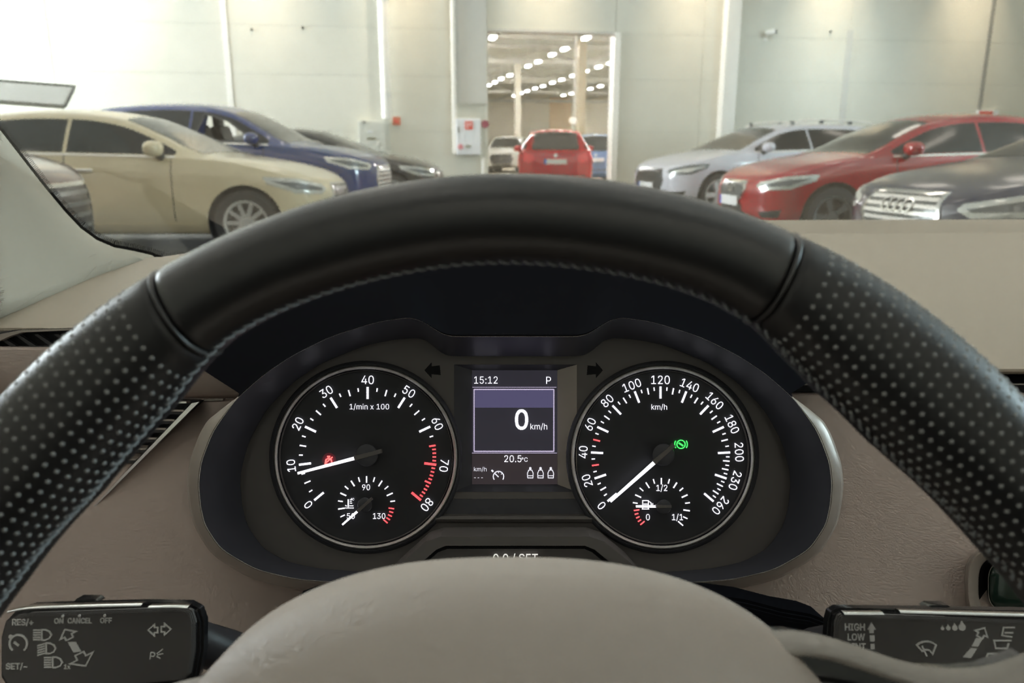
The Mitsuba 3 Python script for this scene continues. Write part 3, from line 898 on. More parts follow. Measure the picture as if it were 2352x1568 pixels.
    if rear:
        xr = S.x0
        zl = rear
        for sg in (1, -1):
            tl = Polygon([(sg * .50, zl - .02), (sg * .74, zl + .04), (sg * .76, zl - .16), (sg * .62, zl - .20), (sg * .50, zl - .16)])
            put('tail_light', drape(cast, tl, BACKF, .008, .05), 'tail_red', 30)
        p, okk = cast(np.array([[-9.0, 0, zl - .17]]), BACKF['dirn'])
        k = put('rear_plate', rbox(.02, .52, .12, .006, (p[0][0] - .02, 0, zl - .17), 6), 'plate_white', 30)
        add(k + '__band', moved(bx(p[0][0] - .034, p[0][0] - .03, .215, .255, zl - .225, zl - .115), M), 'plate_blue')
        rw = Polygon([(-.56, zl + .10), (.56, zl + .10), (.47, zl + .40), (-.47, zl + .40)]).buffer(-.04).buffer(.04)
        k = put('rear_window', drape(cast, rw, BACKF, .006, .08), 'car_glass', 30)
        put('rear_badge', drape(cast, Point(0, zl - .03).buffer(.045), BACKF, .012, .03), 'chrome', 30)
        put('bumper_trim', drape(cast, Polygon([(-.70, .42), (.70, .42), (.70, .445), (-.70, .445)]), BACKF, .008, .08), 'car_trim', 30)
    if wagon and detail >= 2:
        for sg in (1, -1):
            xs_ = np.linspace(S.roof0 - .10, S.rear1 - .05, 18)
            pts = np.stack([xs_, [sg * ymax(q) * .90 for q in xs_], [float(S.zt(q)) + .035 - .05 * (abs((q - xs_.mean()) / (xs_[0] - xs_.mean())) ** 8) for q in xs_]], 1)
            k = put('roof_rail', tube(pts, .016, 8), 'satin_silver', 40)
            for q in xs_[[1, 6, 11, 16]]:
                add(k + '__foot', moved(rbox(.08, .03, .06, .01, (q, sg * ymax(q) * .90, float(S.zt(q)) + .01), 6), M), 'car_trim', 30)
    for e in extras or []:
        e(put, cast, S, M, key)
    return key


# ---------------------------------------------------------------- body shapes
SEDAN = dict(fo=.90, wb=2.82, ro=1.05, W=1.84,
             top=[(.90, .58), (.87, .66), (.78, .735), (.62, .80), (.30, .885), (-.10, .95), (-.36, .99), (-.42, 1.01), (-.80, 1.205), (-1.25, 1.375), (-1.60, 1.425), (-2.0, 1.435), (-2.5, 1.405), (-2.95, 1.30), (-3.55, 1.06), (-3.66, 1.035), (-3.80, 1.02), (-3.87, .80)],
             belt=[(.90, .55), (.70, .70), (.3, .82), (-.3, .93), (-1.0, .955), (-2.5, .985), (-3.6, .99), (-3.87, .80)], roof0=-1.28, rear1=-2.85, tail0=-3.58)
SUV = dict(fo=.90, wb=2.82, ro=.98, W=1.90,
           top=[(.90, .70), (.87, .82), (.78, .90), (.60, .965), (.30, 1.03), (-.10, 1.09), (-.34, 1.12), (-.42, 1.15), (-.80, 1.37), (-1.22, 1.57), (-1.6, 1.64), (-2.1, 1.66), (-2.8, 1.63), (-3.3, 1.53), (-3.6, 1.28), (-3.75, 1.05), (-3.80, .85)],
           belt=[(.90, .68), (.70, .84), (.3, .96), (-.3, 1.06), (-1.0, 1.09), (-2.5, 1.13), (-3.6, 1.14), (-3.80, .85)], roof0=-1.25, rear1=-3.2, tail0=-3.72, wheel_r=.36, zb=.24)
WAGON = dict(fo=.93, wb=2.92, ro=1.08, W=1.89,
             top=[(.93, .62), (.90, .70), (.80, .78), (.62, .84), (.30, .92), (-.10, .985), (-.36, 1.02), (-.42, 1.04), (-.80, 1.235), (-1.25, 1.40), (-1.6, 1.455), (-2.1, 1.47), (-2.8, 1.455), (-3.35, 1.40), (-3.75, 1.18), (-3.95, 1.02), (-4.0, .80)],
             belt=[(.93, .58), (.70, .74), (.3, .86), (-.3, .965), (-1.0, .985), (-2.5, 1.015), (-3.7, 1.03), (-4.0, .80)], roof0=-1.28, rear1=-3.3, tail0=-3.93, wheel_r=.335)
HATCH = dict(fo=.85, wb=2.60, ro=.72, W=1.76,
             top=[(.85, .60), (.82, .70), (.72, .78), (.5, .86), (.1, .96), (-.20, 1.02), (-.28, 1.05), (-.7, 1.30), (-1.1, 1.45), (-1.5, 1.505), (-2.0, 1.51), (-2.6, 1.47), (-2.95, 1.40), (-3.18, 1.06), (-3.27, .95), (-3.32, .70)],
             belt=[(.85, .57), (.6, .74), (.2, .88), (-.3, .96), (-1.0, .98), (-2.5, 1.0), (-3.2, .98), (-3.32, .70)], cowl=-.25, roof0=-1.12, rear1=-2.9, tail0=-3.2, wheel_r=.32)
COUPE = dict(SEDAN, top=[(.90, .58), (.87, .66), (.78, .735), (.62, .80), (.30, .875), (-.10, .935), (-.36, .97), (-.42, .99), (-.85, 1.185), (-1.35, 1.345), (-1.70, 1.385), (-2.1, 1.375), (-2.6, 1.29), (-3.1, 1.14), (-3.55, 1.00), (-3.66, .99), (-3.80, .97), (-3.87, .80)], roof0=-1.36, rear1=-2.55)


def axle(px, Y, heading, sgn, W):
    """floor point of the front axle's middle from the pixel column of the near front wheel's centre at distance Y"""
    h = math.radians(heading)
    left = np.array([-math.sin(h), math.cos(h), 0])
    p = at(px, 450, Y)
    return np.array([p[0], p[1], 0]) - sgn * (W / 2 - .06) * left


def nose_at(px, Y, heading, S):
    h = math.radians(heading)
    p = at(px, 450, Y)
    return np.array([p[0] - S.fo * math.cos(h), p[1] - S.fo * math.sin(h), 0])


build_car('beige_sedan', CarShape(**dict(SEDAN, fo=.80)), axle(563, 7.75, 1.5, -1, 1.84), 1.5, 'paint_beige', 'beige sedan on the left with silver ten spoke wheels, nose to the right', sides=(-1,), style='multi', grille=(.42, .36, .68, 'slats'), detail=3)
build_car('blue_suv', CarShape(**dict(SUV, fo=.76)), axle(728, 10.6, -3, -1, 1.9), -3, 'paint_blue', 'bright blue sport utility car parked behind the beige sedan', sides=(-1,), style='five', grille=(.46, .42, .80, 'chrome'), seethru=[[(-1.62, 1.15), (-.84, 1.15), (-1.20, 1.40), (-1.52, 1.49)]])
build_car('black_coupe', CarShape(**dict(COUPE, fo=.74)), axle(903, 13.0, 0, -1, 1.84), 0, 'paint_black', 'black car nearest the far wall on the left, behind the blue one', sides=(-1,), style='double', grille=(.42, .36, .66, 'slats'), seethru=[[(-1.62, 1.00), (-.86, 1.00), (-1.24, 1.17), (-1.62, 1.235)]])
build_car('silver_wagon', CarShape(**dict(WAGON, fo=.80)), axle(1648, 12.5, 197, 1, 1.89), 197, 'paint_silver', 'silver estate car with roof rails and five spoke wheels on the right', sides=(1,), style='big', wagon=True, grille=(.46, .34, .72, 'black'), lamps='lamp_dark')
build_car('red_sedan', CarShape(**dict(SEDAN, fo=.80, W=1.80)), axle(1913, 8.5, 187, 1, 1.80), 187, 'paint_red', 'dark red sedan with grey wheels on the right, front to the left', sides=(1,), style='double', rim='rim_dark', grille=(.34, .50, .68, 'slats'), badge='oval')
Sn = CarShape(**dict(COUPE, W=1.85, wheel_r=.335))
build_car('navy_coupe', Sn, nose_at(2060, 5.75, 192, Sn), 192, 'paint_navy', 'dark blue car with a chrome barred grille at the right edge', sides=(1,), style='five', grille=(.40, .40, .73, 'chrome'), badge='rings', plate=.44)
Sb = CarShape(**dict(SUV, fo=.85))
build_car('brown_car', Sb, nose_at(160, 5.3, 10, Sb), 10, 'paint_brown', 'brown car whose chrome edged front corner shows beside the left roof pillar', sides=(-1,), style='five', grille=(.50, .38, .80, 'slats'))
build_car('grey_car', CarShape(**SEDAN), axle(1690, 15.3, 189.5, 1, 1.84), 189.5, 'paint_grey', 'dark grey car mostly hidden behind the silver estate car', sides=(1,), style='five', detail=1)
build_car('dark_car', CarShape(**SUV), nose_at(2260, 13.2, 189, CarShape(**SUV)), 189, 'paint_grey', 'dark car whose roof shows above the red sedan at the right edge', sides=(1,), style='five', detail=1)


def tailgate(put, cast, S, M, key):
    tr = lambda x, y, z: trimesh.transformations.translation_matrix([x, y, z])  # noqa: E731
    R_ = trimesh.transformations.rotation_matrix(math.radians(-4), [0, 1, 0]) @ trimesh.transformations.rotation_matrix(math.radians(-38), [1, 0, 0])
    Q = tr(S.x0 - .22, .55, 1.72) @ R_
    k = put('tailgate', moved(rbox(1.10, .42, .07, .03), Q), 'paint_white', 30)
    add(k + '__edge', moved(moved(cat(rod((-.55, -.215, .03), (.55, -.215, .03), .012, 8), rod((-.55, -.215, .03), (-.58, .215, .03), .012, 8), rod((-.58, .215, .03), (.55, .215, .03), .006, 8)), Q), M), 'car_trim', 30)
    for sg in (1, -1):
        add(k + '__strut', moved(rod((S.x0 + .55, .55 + sg * .1, 1.46), (S.x0 + .15, .55 + sg * .1, 1.71), .02, 8), M), 'car_trim', 30)


Sw = CarShape(**HATCH)
build_car('white_hatchback', Sw, np.array([*at(140, 300, 9.9)[:2], 0]) + [-4.3, 0, 0] * np.array([1, 1, 1]) + np.array([.0, .9, 0]), 184, 'paint_white', 'white hatchback with its tailgate raised, behind the beige sedan at the left edge', sides=(1,), style='five', detail=1, extras=[tailgate])

# second hall
hh = lambda px, v: (H4 @ np.array([*hall(px, 380, v=v)[:2], 0, 1]))[:3] * [1, 1, 0]  # noqa: E731


def tail_at(px, v, heading, S):
    p = hh(px, v)
    h = math.radians(heading)
    return p + (S.wb + S.ro) * np.array([math.cos(h), math.sin(h), 0])


Sx = CarShape(**HATCH)
build_car('red_hatchback', Sx, tail_at(1276, 17.9, 88, Sx), 88, 'paint_red', 'bright red hatchback seen from behind in the opening', sides=(1, -1), style='five', detail=1, rear=.93, plate=False)
build_car('pale_blue_car', Sx, tail_at(1368, 23.2, 88, Sx), 88, paint('paint_pale_blue', (.22, .33, .52)), 'blue car right of the red hatchback in the opening', sides=(1, -1), style='five', detail=1, rear=.90, plate=False)
build_car('red_hatchback', Sx, tail_at(1402, 31, 86, Sx), 86, 'paint_red', 'small red car far back at the right jamb of the opening', sides=(1, -1), style='five', detail=1, rear=.93, plate=False)
build_car('white_car', CarShape(**SUV), hh(1158, 36), 262, 'paint_white', 'small white car far back left of the red hatchback', sides=(1, -1), style='five', detail=1, grille=(.5, .42, .8, 'black'))
# ================================================================== this car: windscreen, pillar, dashboard
# windscreen: a raked sheet of glass from the far edge of the dashboard up over the driver
g0, g1 = np.array([1.02, .925]), np.array([-.02, 1.475])
n = 14
xs = np.linspace(-.50, 1.25, n)
ws = []
for t in np.linspace(0, 1, 10):
    y, z = g0 * (1 - t) + g1 * t
    ws.append(np.stack([xs, y - .30 * ((xs - .37) / .87) ** 2, xs * 0 + z], 1))
add('windscreen', loft(ws, closed=False), 'windshield_glass', True, label='clear windscreen glass above the dashboard', cat='windscreen')

# the rest of the cabin: roof lining, doors, floor and seat
add('roof_lining', cat(bx(-.52, 1.26, -.22, -.04, 1.45, 1.50), bx(-.52, -.30, -1.0, -.22, 1.45, 1.50), bx(1.04, 1.26, -1.0, -.22, 1.45, 1.50), bx(-.52, 1.26, -1.9, -1.0, 1.45, 1.50)), principled('lining', (.45, .43, .40), .9), label='pale roof lining over the driver', cat='roof lining')
add('sunroof_glass', {'type': 'rectangle', 'to_world': T().translate([.37, -.61, 1.485]).scale([.68, .40, 1])}, 'windshield_glass', label='added glass roof panel letting light into the cabin', cat='sunroof')  # invented roof opening that lets top light onto the pad and dash
for x0, x1, nm in ((-.56, -.46, 'grey driver door trim at the left'), (1.20, 1.30, 'grey passenger door trim at the right')):
    k = add('door_trim', cat(bx(x0, x1, -1.9, .80, .25, .93)), 'dash_lower_grain', label=nm, cat='door trim')
    add(k + '__post', cat(bx(x0 + .02, x1 - .02, -.55, -.40, .93, 1.45), bx(x0 + .02, x1 - .02, -1.9, -1.6, .93, 1.45)), 'lining')
add('cabin_floor', bx(-.5, 1.25, -1.9, 1.3, .15, .2), principled('carpet', (.03, .03, .03), .9), label='dark carpeted floor of the car', cat='car floor')
k = add('driver_seat', moved(rbox(.52, .14, .66, .05), trimesh.transformations.translation_matrix([0, -.62, .85]) @ trimesh.transformations.rotation_matrix(math.radians(14), [1, 0, 0])), principled('seat_cloth', (.05, .05, .05), .9), 40, 'dark cloth driver seat behind the wheel', 'car seat')
add(k + '__cushion', rbox(.52, .52, .16, .05, (0, -.32, .48)), 'seat_cloth', 40)
add(k + '__base', cat(bx(-.2, .2, -.55, -.1, .2, .42)), 'black_plastic')

PIL = [(-520, -260), (-240, -5), (0, 298), (45, 356), (100, 427), (150, 487), (185, 524), (222, 551), (262, 568), (310, 577), (345, 585), (374, 596), (250, 642), (150, 690), (60, 719), (0, 733), (-160, 770), (-520, 840)]


def pil_d(px, py):
    d = .50 + (733 - py) * .00023 + np.where(px > 0, .000424 * px, .0002 * px)
    return np.maximum(d, .36)


s = Polygon(PIL)
m = poly_mesh(s.buffer(-10).buffer(10), 28)
pb = np.array([s.exterior.distance(Point(p)) for p in m.vertices[:, :2]])
px, py = m.vertices[:, 0], m.vertices[:, 1]
rnd = .022 * (1 - np.clip(pb / 46, 0, 1)) ** 2                    # the trim rolls away at its edges
m.vertices = P(px, py, pil_d(px, py) + rnd)
if m.face_normals[:, 2].mean() < 0:
    m.invert()
add('pillar_trim', cock(shell(m, P(px, py, pil_d(px, py) + rnd * 1.0 + .03))), 'pillar_cloth', 50, 'pale grey cloth covered roof pillar trim at the left edge', 'pillar trim')
edge = np.array(PIL[1:12], float)
edge = np.array(LineString(edge).segmentize(6).coords)
d = np.gradient(edge, axis=0)
nn = np.stack([d[:, 1], -d[:, 0]], 1) / np.linalg.norm(d, axis=1, keepdims=True)       # outward: to the right and up
lo, hi = edge - nn * 16, edge + nn * 7
dd = pil_d(edge[:, 0], edge[:, 1]) + .035
add('windscreen__frit_band', cock(loft([P(lo[:, 0], lo[:, 1], dd + .002), P(hi[:, 0], hi[:, 1], dd + .002), P(hi[:, 0], hi[:, 1], dd + .004), P(lo[:, 0], lo[:, 1], dd + .004)], closed=False, wrap=True)), 'frit_black')
tick = []
e2 = np.array(LineString(edge).segmentize(2).coords)
L = LineString(e2)
k = 0
while k * 4.0 < L.length:
    q0, q1 = np.array(L.interpolate(k * 4.0).coords[0]), np.array(L.interpolate(k * 4.0 + 1).coords[0])
    t = (q1 - q0) / np.linalg.norm(q1 - q0)
    nrm = np.array([t[1], -t[0]])
    ln = 17
    quad = np.array([q0 - t * .9, q0 + t * .9, q0 + t * .7 + nrm * ln, q0 - t * .7 + nrm * ln])
    z0 = float(pil_d(q0[0], q0[1])) + .036
    pts = np.vstack([P(quad[:, 0], quad[:, 1], z0), P(quad[:, 0], quad[:, 1], z0 + .001)])
    tick.append(trimesh.convex.convex_hull(pts))
    k += 1
for x in np.arange(372, 520, 5.0):
    pts = np.vstack([P([x - 1, x + 1, x + .5, x - .5], [594, 594, 574, 574], .955), P([x - 1, x + 1, x + .5, x - .5], [594, 594, 574, 574], .956)])
    tick.append(trimesh.convex.convex_hull(pts))
add('windscreen__frit_dots', cock(cat(*tick)), 'frit_black', kind='stuff')

# ---- dashboard: padded top, lip, lower panel
XS = np.array([-1500, -900, -400, -100, 0, 100, 200, 370, 600, 900, 1176, 1500, 1800, 1900, 2100, 2290, 2500, 2800, 3300], float)


def row(y, d, xs=XS):
    return P(xs, np.broadcast_to(y, xs.shape), np.broadcast_to(d, xs.shape))


fl = lambda l, r: np.interp(XS, [100, 1500], [l, r])  # noqa: E731
far = 505 - 2 * (XS - 1780) / 570
far = np.where(XS < 700, np.interp(XS, [-1500, 0, 370, 700], [560, 590, 590, 540]), np.where(XS < 1500, np.interp(XS, [700, 1500], [540, 505]), far))
fd = np.interp(XS, [370, 900, 2400, 3300], [.70, .985, .985, .70])
rows = [row(far + 6, fd + .03), row(far, fd), row(far + 3, fd - .012), row(far + 27, fd - .05), row(far + 30, fd - .053), row(far + 34, fd - .062)]
for t in np.linspace(0, 1, 9)[1:]:
    y = (far + 34) * (1 - t) + fl(748, 842) * t
    el = lambda yy: np.radians(13.9) + np.arctan((yy - 784) / F)  # noqa: E731
    d0 = (fd - .062) * np.sin(el(far + 34)) / np.cos(np.arctan((far + 34 - 784) / F))
    drop = d0 * (1 - t) + fl(.112, .132) * t          # the height below the eye runs evenly from the far edge to the lip
    ang = el(y)
    rows.append(row(y, drop / np.sin(ang) * np.cos(np.arctan((y - 784) / F))))
yl = fl(748, 842)
ld = fl(.112, .132) / np.sin(el(yl)) * np.cos(np.arctan((yl - 784) / F))
rows += [row(yl + 5, ld - .003), row(yl + 11, ld - .003), row(yl + 16, ld + .003), row(yl + 18, ld + .04)]
add('dashboard', cock(loft(rows, closed=False)), 'dash_soft', 40, 'grey brown padded dashboard spanning the car under the windscreen', 'dashboard')
# left upper front of the dashboard, below the demister slot
lx = np.array([-700, -300, 0, 130, 260, 420, 520, 700, 900], float)
lf = [P(lx, lx * 0 + y, d) for y, d in ((794, .50), (797, .488), (803, .484), (840, .482), (880, .484), (905, .488), (914, .494), (918, .52))]
add('dashboard__upper_front', cock(loft(lf, closed=False)), 'dash_lower_grain', 40)
# lower front panel
XL = np.linspace(-700, 4300, 50)
lr = []
for y, d in ((914, .50), (918, .484), (924, .482), (1000, .472), (1100, .463), (1200, .455), (1300, .446), (1400, .436), (1500, .425), (1620, .41), (1900, .37), (2300, .34)):
    yy = np.interp(XL, [500, 1900], [y, y - (14 if y < 950 else 0)])
    lr.append(P(XL, yy, np.broadcast_to(d, XL.shape)))
add('dashboard__lower_panel', cock(loft(lr, closed=False)), 'dash_lower_grain', 40)
# black gap strip between top and lower panel on the right, with its thin seam line
gx = np.linspace(1650, 4300, 16)
add('dashboard__gap_strip', cock(loft([P(gx, gx * 0 + y, d) for y, d in ((848, .50), (856, .515), (868, .50), (880, .495), (884, .492), (900, .492), (908, .52))], closed=False)), 'deep_black', 40)
add('dashboard__seam_line', cock(loft([P(gx, gx * 0 + y, d) for y, d in ((880, .494), (881, .490), (883.5, .490), (884.5, .494))], closed=False)), 'bezel_satin')
# demister slot on the left with slanted fins
sl = [(-300, 772), (0, 764), (40, 757), (190, 752), (250, 758), (235, 793), (120, 797), (0, 802), (-300, 812)]
k = num('dashboard__demister_slot')
add('dashboard__demister_slot', cock(pplate(sl, .497, .006)), 'deep_black')
rim = Polygon(pix2plane(sl, .492))
add('dashboard__demister_slot__frame', cock(extr(rim.difference(rim.buffer(-.0011)), -.490, .006)), 'black_plastic')
add('dashboard__demister_slot__trim', cock(pplate([(-60, 778), (0, 767), (46, 758), (188, 753), (188, 757), (50, 763), (22, 772), (0, 782), (-60, 792)], .489, .004)), 'bezel_satin')
for i in range(7):
    x = -60 + i * 46
    add('dashboard__demister_slot__fin', cock(pplate([(x, 768), (x + 9, 767), (x + 52, 795), (x + 40, 797)], .493, .004)), 'black_plastic')
# side air vent with slats and a chrome strip
vt = [(120, 905), (300, 918), (452, 921), (206, 1172), (60, 1172)]
add('air_vent', cock(pplate(vt, .470, .014)), 'deep_black', label='black side air vent with chrome edge left of the instruments', cat='air vent')
for i, y in enumerate((944, 966, 986, 1008, 1032, 1056)):
    xr = 452 - (y - 921) * .98
    a = P([xr - 190, xr - 8, xr - 14, xr - 190], [y - 2, y, y + 7, y + 6], .462)
    b = P([xr - 190, xr - 8, xr - 14, xr - 190], [y + 4, y + 5, y + 13, y + 12], .476)
    add('air_vent__slat', cock(trimesh.convex.convex_hull(np.vstack([a, b]))), 'black_plastic')
    a = P([xr - 60, xr - 7, xr - 9, xr - 60], [y - 4, y - 2.5, y + 1, y], .4605)
    add('air_vent__slat_edge', cock(trimesh.convex.convex_hull(np.vstack([a, a + [0, 0, -.003]]))), 'bezel_satin')
add('air_vent__trim', cock(trimesh.convex.convex_hull(np.vstack([P([440, 458, 218, 206], [926, 922, 1163, 1171], .458), P([430, 461, 221, 200], [928, 922, 1166, 1172], .470)]))), 'chrome')
add('air_vent__top_trim', cock(pplate([(330, 923), (428, 922), (428, 926), (330, 927)], .460, .006)), 'chrome')
add('dashboard__joint_line', cock(pplate([(432, 919), (512, 915), (512, 919), (432, 923)], .4815, .004)), 'bezel_satin')

# start button in its ring
BX, BY, BD = 2330, 1345, .432


def sq(cx, cy, a, b, e=3.2, n=64, rot=0.0):
    t = np.linspace(0, 2 * np.pi, n, endpoint=False)
    x, y = a * np.sign(np.cos(t)) * abs(np.cos(t)) ** (2 / e), b * np.sign(np.sin(t)) * abs(np.sin(t)) ** (2 / e)
    c, s_ = math.cos(rot), math.sin(rot)
    return np.stack([cx + x * c - y * s_, cy + x * s_ + y * c], 1)


def rings(specs, close=False):
    """specs: (loop in pixels, depth) -> skin"""
    return loft([P(l[:, 0], l[:, 1], np.full(len(l), d)) for l, d in specs], wrap=close)


add('start_button__ring', cock(rings([(sq(BX, BY, 116, 96), .455), (sq(BX, BY, 112, 92), .426), (sq(BX, BY, 106, 86), .424), (sq(BX, BY, 86, 74), .427), (sq(BX, BY, 82, 70), .44)])), 'bezel_satin', 50)
tag('start_button', 'dark green black start button in a satin ring at the right edge', 'button')
add('start_button__well', cock(rings([(sq(BX, BY, 84, 72), .438), (sq(BX, BY, 60, 58), .441)])), 'gloss_black')
add('start_button__cap', cock(loft([P(*sq(BX, BY, a, b).T, np.full(64, d)) for a, b, d in ((62, 60, .445), (60, 58, .434), (54, 52, .431), (30, 28, .430))], caps=True)), 'green_gloss', 40)
add('start_button__rim', cock(rings([(sq(BX, BY, 63, 61), .436), (sq(BX, BY, 62, 60), .433), (sq(BX, BY, 59.5, 57.5), .4325), (sq(BX, BY, 58, 56), .434)])), 'chrome', 50)

# steering column shroud behind the wheel hub
sh = [(650, 1700), (655, 1420), (668, 1392), (705, 1378), (1100, 1372), (1640, 1372), (1715, 1382), (1800, 1404), (1868, 1416), (1905, 1430), (1905, 1700)]
add('column_shroud', cock(soft_plate(sh, .355, .022, .004)), 'cowl_plastic', 40, 'dark plastic steering column cover behind the wheel hub', 'column cover')
# ================================================================== instrument cluster
CX = 1183.5


def sym(pts):
    l = np.array(pts, float)
    r = l[::-1].copy()
    r[:, 0] = 2 * CX - r[:, 0]
    return np.vstack([l, r])


def resample(pts, n):
    p = np.vstack([pts, pts[:1]])
    L = LineString(p)
    return np.array([L.interpolate(t).coords[0] for t in np.linspace(0, L.length, n, endpoint=False)])


def smooth_loop(pts, n, it=3):
    p = resample(np.asarray(pts, float), n)
    for _ in range(it):
        p = (np.roll(p, 1, 0) + 2 * p + np.roll(p, -1, 0)) / 4
    return p


NL = 520
# left halves, from the top centre counter-clockwise down to the bottom centre
F_ = [(1183, 773), (1100, 773), (1040, 773), (1016, 767), (966, 735), (936, 729), (866, 739), (760, 772), (673, 815), (608, 858), (543, 915), (490, 988), (462, 1060), (456, 1110), (460, 1160), (470, 1205), (507, 1261), (588, 1308), (682, 1330), (775, 1337), (900, 1340), (1183, 1340)]
B_ = [(1183, 818), (1100, 818), (1030, 818), (1008, 806), (980, 782), (958, 776), (905, 780), (842, 792), (738, 834), (673, 878), (612, 940), (572, 1012), (554, 1080), (552, 1110), (556, 1160), (568, 1207), (604, 1259), (658, 1289), (729, 1305), (822, 1312), (900, 1316), (1183, 1316)]
O_ = [(1183, 700), (1100, 702), (1040, 706), (1000, 708), (950, 710), (920, 716), (860, 724), (755, 760), (665, 805), (595, 852), (524, 905), (464, 986), (437, 1060), (431, 1110), (436, 1160), (447, 1208), (486, 1272), (576, 1328), (678, 1352), (775, 1360), (900, 1362), (1183, 1362)]


def corr(half, n=NL):
    """the same number of points between the same landmarks of every outline"""
    h = np.array(half, float)
    seg = n // 2 // (len(h) - 1) + 1
    out = []
    for a, b in zip(h, h[1:]):
        for t in np.arange(seg) / seg:
            out.append(a * (1 - t) + b * t)
    p = np.array(out)
    r = p[1:][::-1].copy()
    r[:, 0] = 2 * CX - r[:, 0]
    p = np.vstack([p, h[-1:], r])
    for _ in range(16):
        p = (np.roll(p, 1, 0) + 2 * p + np.roll(p, -1, 0)) / 4
    return p


Fo, Bo, Oo = corr(F_), corr(B_), corr(O_)
K = 'instrument_cluster'
D = .42
tag(K, 'instrument cluster with two round dials and a lit display behind the wheel', 'instrument cluster')
mix2 = lambda a, b, t: a * (1 - t) + b * t  # noqa: E731
side = lambda l: np.clip((l[:, 1] - 905) / 60, 0, 1)  # noqa: E731   0 on the hood above, 1 round the sides
# face plate with holes for the dials and the display
DIAL = [(840, 1050, 208), (1522, 1050, 208)]
hole = [Point(*pix2plane([(x, y)], D)[0]).buffer(198 * D / F, 64) for x, y, r in DIAL]
face = Polygon(pix2plane(Bo, D)).buffer(.003)
for h in hole:
    face = face.difference(h)
DISP = [(1043, 837), (1325, 837), (1325, 1129), (1043, 1129)]
face = face.difference(Polygon(pix2plane(DISP, D)))
add(K + '__face', cock(extr(face, -D, .004)), 'face_plastic')
# tunnel wall from the bright edge back to the face, with a step
add(K + '__tunnel', cock(rings([(mix2(Fo, Bo, 0.0), .3845), (mix2(Fo, Bo, .03), .3862), (mix2(Fo, Bo, .98), .4125), (Bo, .4205)])), 'tunnel_plastic', 40)
# satin bezel ring round the sides and bottom; it thins away under the hood
w = side(Oo)[:, None]
Oth = Fo + (Oo - Fo) * (.10 + .90 * w)
add(K + '__bezel', cock(rings([(Fo, .3845), (mix2(Fo, Oth, .10), .3832), (mix2(Fo, Oth, .85), .3855), (Oth, .389), (mix2(Fo, Oth, 1.06), .395), (mix2(Fo, Oth, 1.10), .455)])), 'bezel_satin', 40)
add(K + '__edge_line', cock(rings([(mix2(Fo, Bo, .012), .3848), (mix2(Fo, Bo, .004), .3840), (Fo, .3832), (mix2(Fo, Oth, .03), .3834), (mix2(Fo, Oth, .05), .3845)])), 'satin_silver', 60)
# raised hub covers: the zone round each dial, and the cross pieces between them
for i, (x, y, r) in enumerate(DIAL):
    lo = lambda rr: arc_px(x, y, rr, 0, 360, 121)[:-1]  # noqa: E731
    add(K + '__dial_collar', cock(rings([(lo(222), D), (lo(219), D - .0035), (lo(214), D - .0042), (lo(211), D - .003)])), 'face_dark', 50)
SC = D / F

# ---------------------------------------------------------------- dials
WHITE = np.array([.86, .85, .95])
RED = np.array([1.0, .045, .07])


def lit(key, mesh, c, L=.95, base='marks'):
    key = fresh(key)
    scene[key] = {**mikit.ply(cock(mesh), base), 'emitter': glow(c, L, 0.0)}
    return key


def ticks(cx, cy, items, d):
    """items: (angle from the top, outer radius, inner radius, width)"""
    return strokes_mesh([[(cx + r * math.sin(math.radians(a)), cy - r * math.cos(math.radians(a))) for r in (r0, r1)] for a, r0, r1, w in items], [w for *_, w in items], d)


def strokes_mesh(lines, ws, d, depth=.0004):
    return cat(*[extr(LineString(pix2plane(l, d)).buffer(w / 2 * d / F, cap_style='flat'), -d + depth, depth) for l, w in zip(lines, ws)])


def dial(k, cx, cy, label):
    lo = lambda rr: arc_px(cx, cy, rr, 0, 360, 181)[:-1]  # noqa: E731
    add(k, cock(extr(Polygon(pix2plane(lo(206), D + .002)), -D - .002, .002)), 'dial_black', label=label)
    add(k + '__ring', cock(rings([(lo(211), D + .001), (lo(210), D - .004), (lo(208), D - .0052), (lo(204.5), D - .0045), (lo(203), D - .002), (lo(202.5), D + .002)])), 'satin_silver', 60)
    # ring of dark ribbing inside the chrome
    add(k + '__inner_ring', cock(rings([(lo(203), D - .001), (lo(200), D - .0005), (lo(197), D + .002)])), 'deep_black', 60)


dd = D + .0016
k = K + '__tachometer'
dial(k, 840, 1050, 'round rev counter dial with a red zone')
cx, cy, st = 844.5, 1047, 32.4
a_of = lambda v: (v - 40) / 10 * st  # noqa: E731
big = [(a_of(v), 159, 131, 5.2) for v in range(0, 70, 10)]
med = [(a_of(v), 158, 143, 3.2) for v in range(5, 65, 10)]
sml = [(a_of(v + .5), 157.5, 149, 3.0) for v in range(2, 65, 5) if v not in (62,)]
sml = [(a_of(v), 157.5, 149, 3.0) for v in np.arange(2.5, 63, 5)]
lit(k + '__scale', ticks(cx, cy, big + med + sml, dd), WHITE)
redt = [(a_of(65), 158, 143, 4.0), (a_of(75), 158, 143, 4.0), (a_of(70), 159, 131, 5.6), (a_of(80), 159, 131, 5.6)] + [(a_of(v), 157.5, 149, 3.4) for v in range(66, 80) if v not in (70, 75)]
lit(k + '__red_scale', ticks(cx, cy, redt, dd), RED)
for v in range(0, 90, 10):
    a = math.radians(a_of(v))
    lit(k + '__numeral', text(str(v), cx + 177 * math.sin(a), cy - 175 * math.cos(a), 19.5, dd - .0004, rot=-a_of(v), sx=.92), WHITE)
lit(k + '__unit', text('1/min x 100', 848.5, 933.5, 12.5, dd - .0004, sx=.95), WHITE * .9)


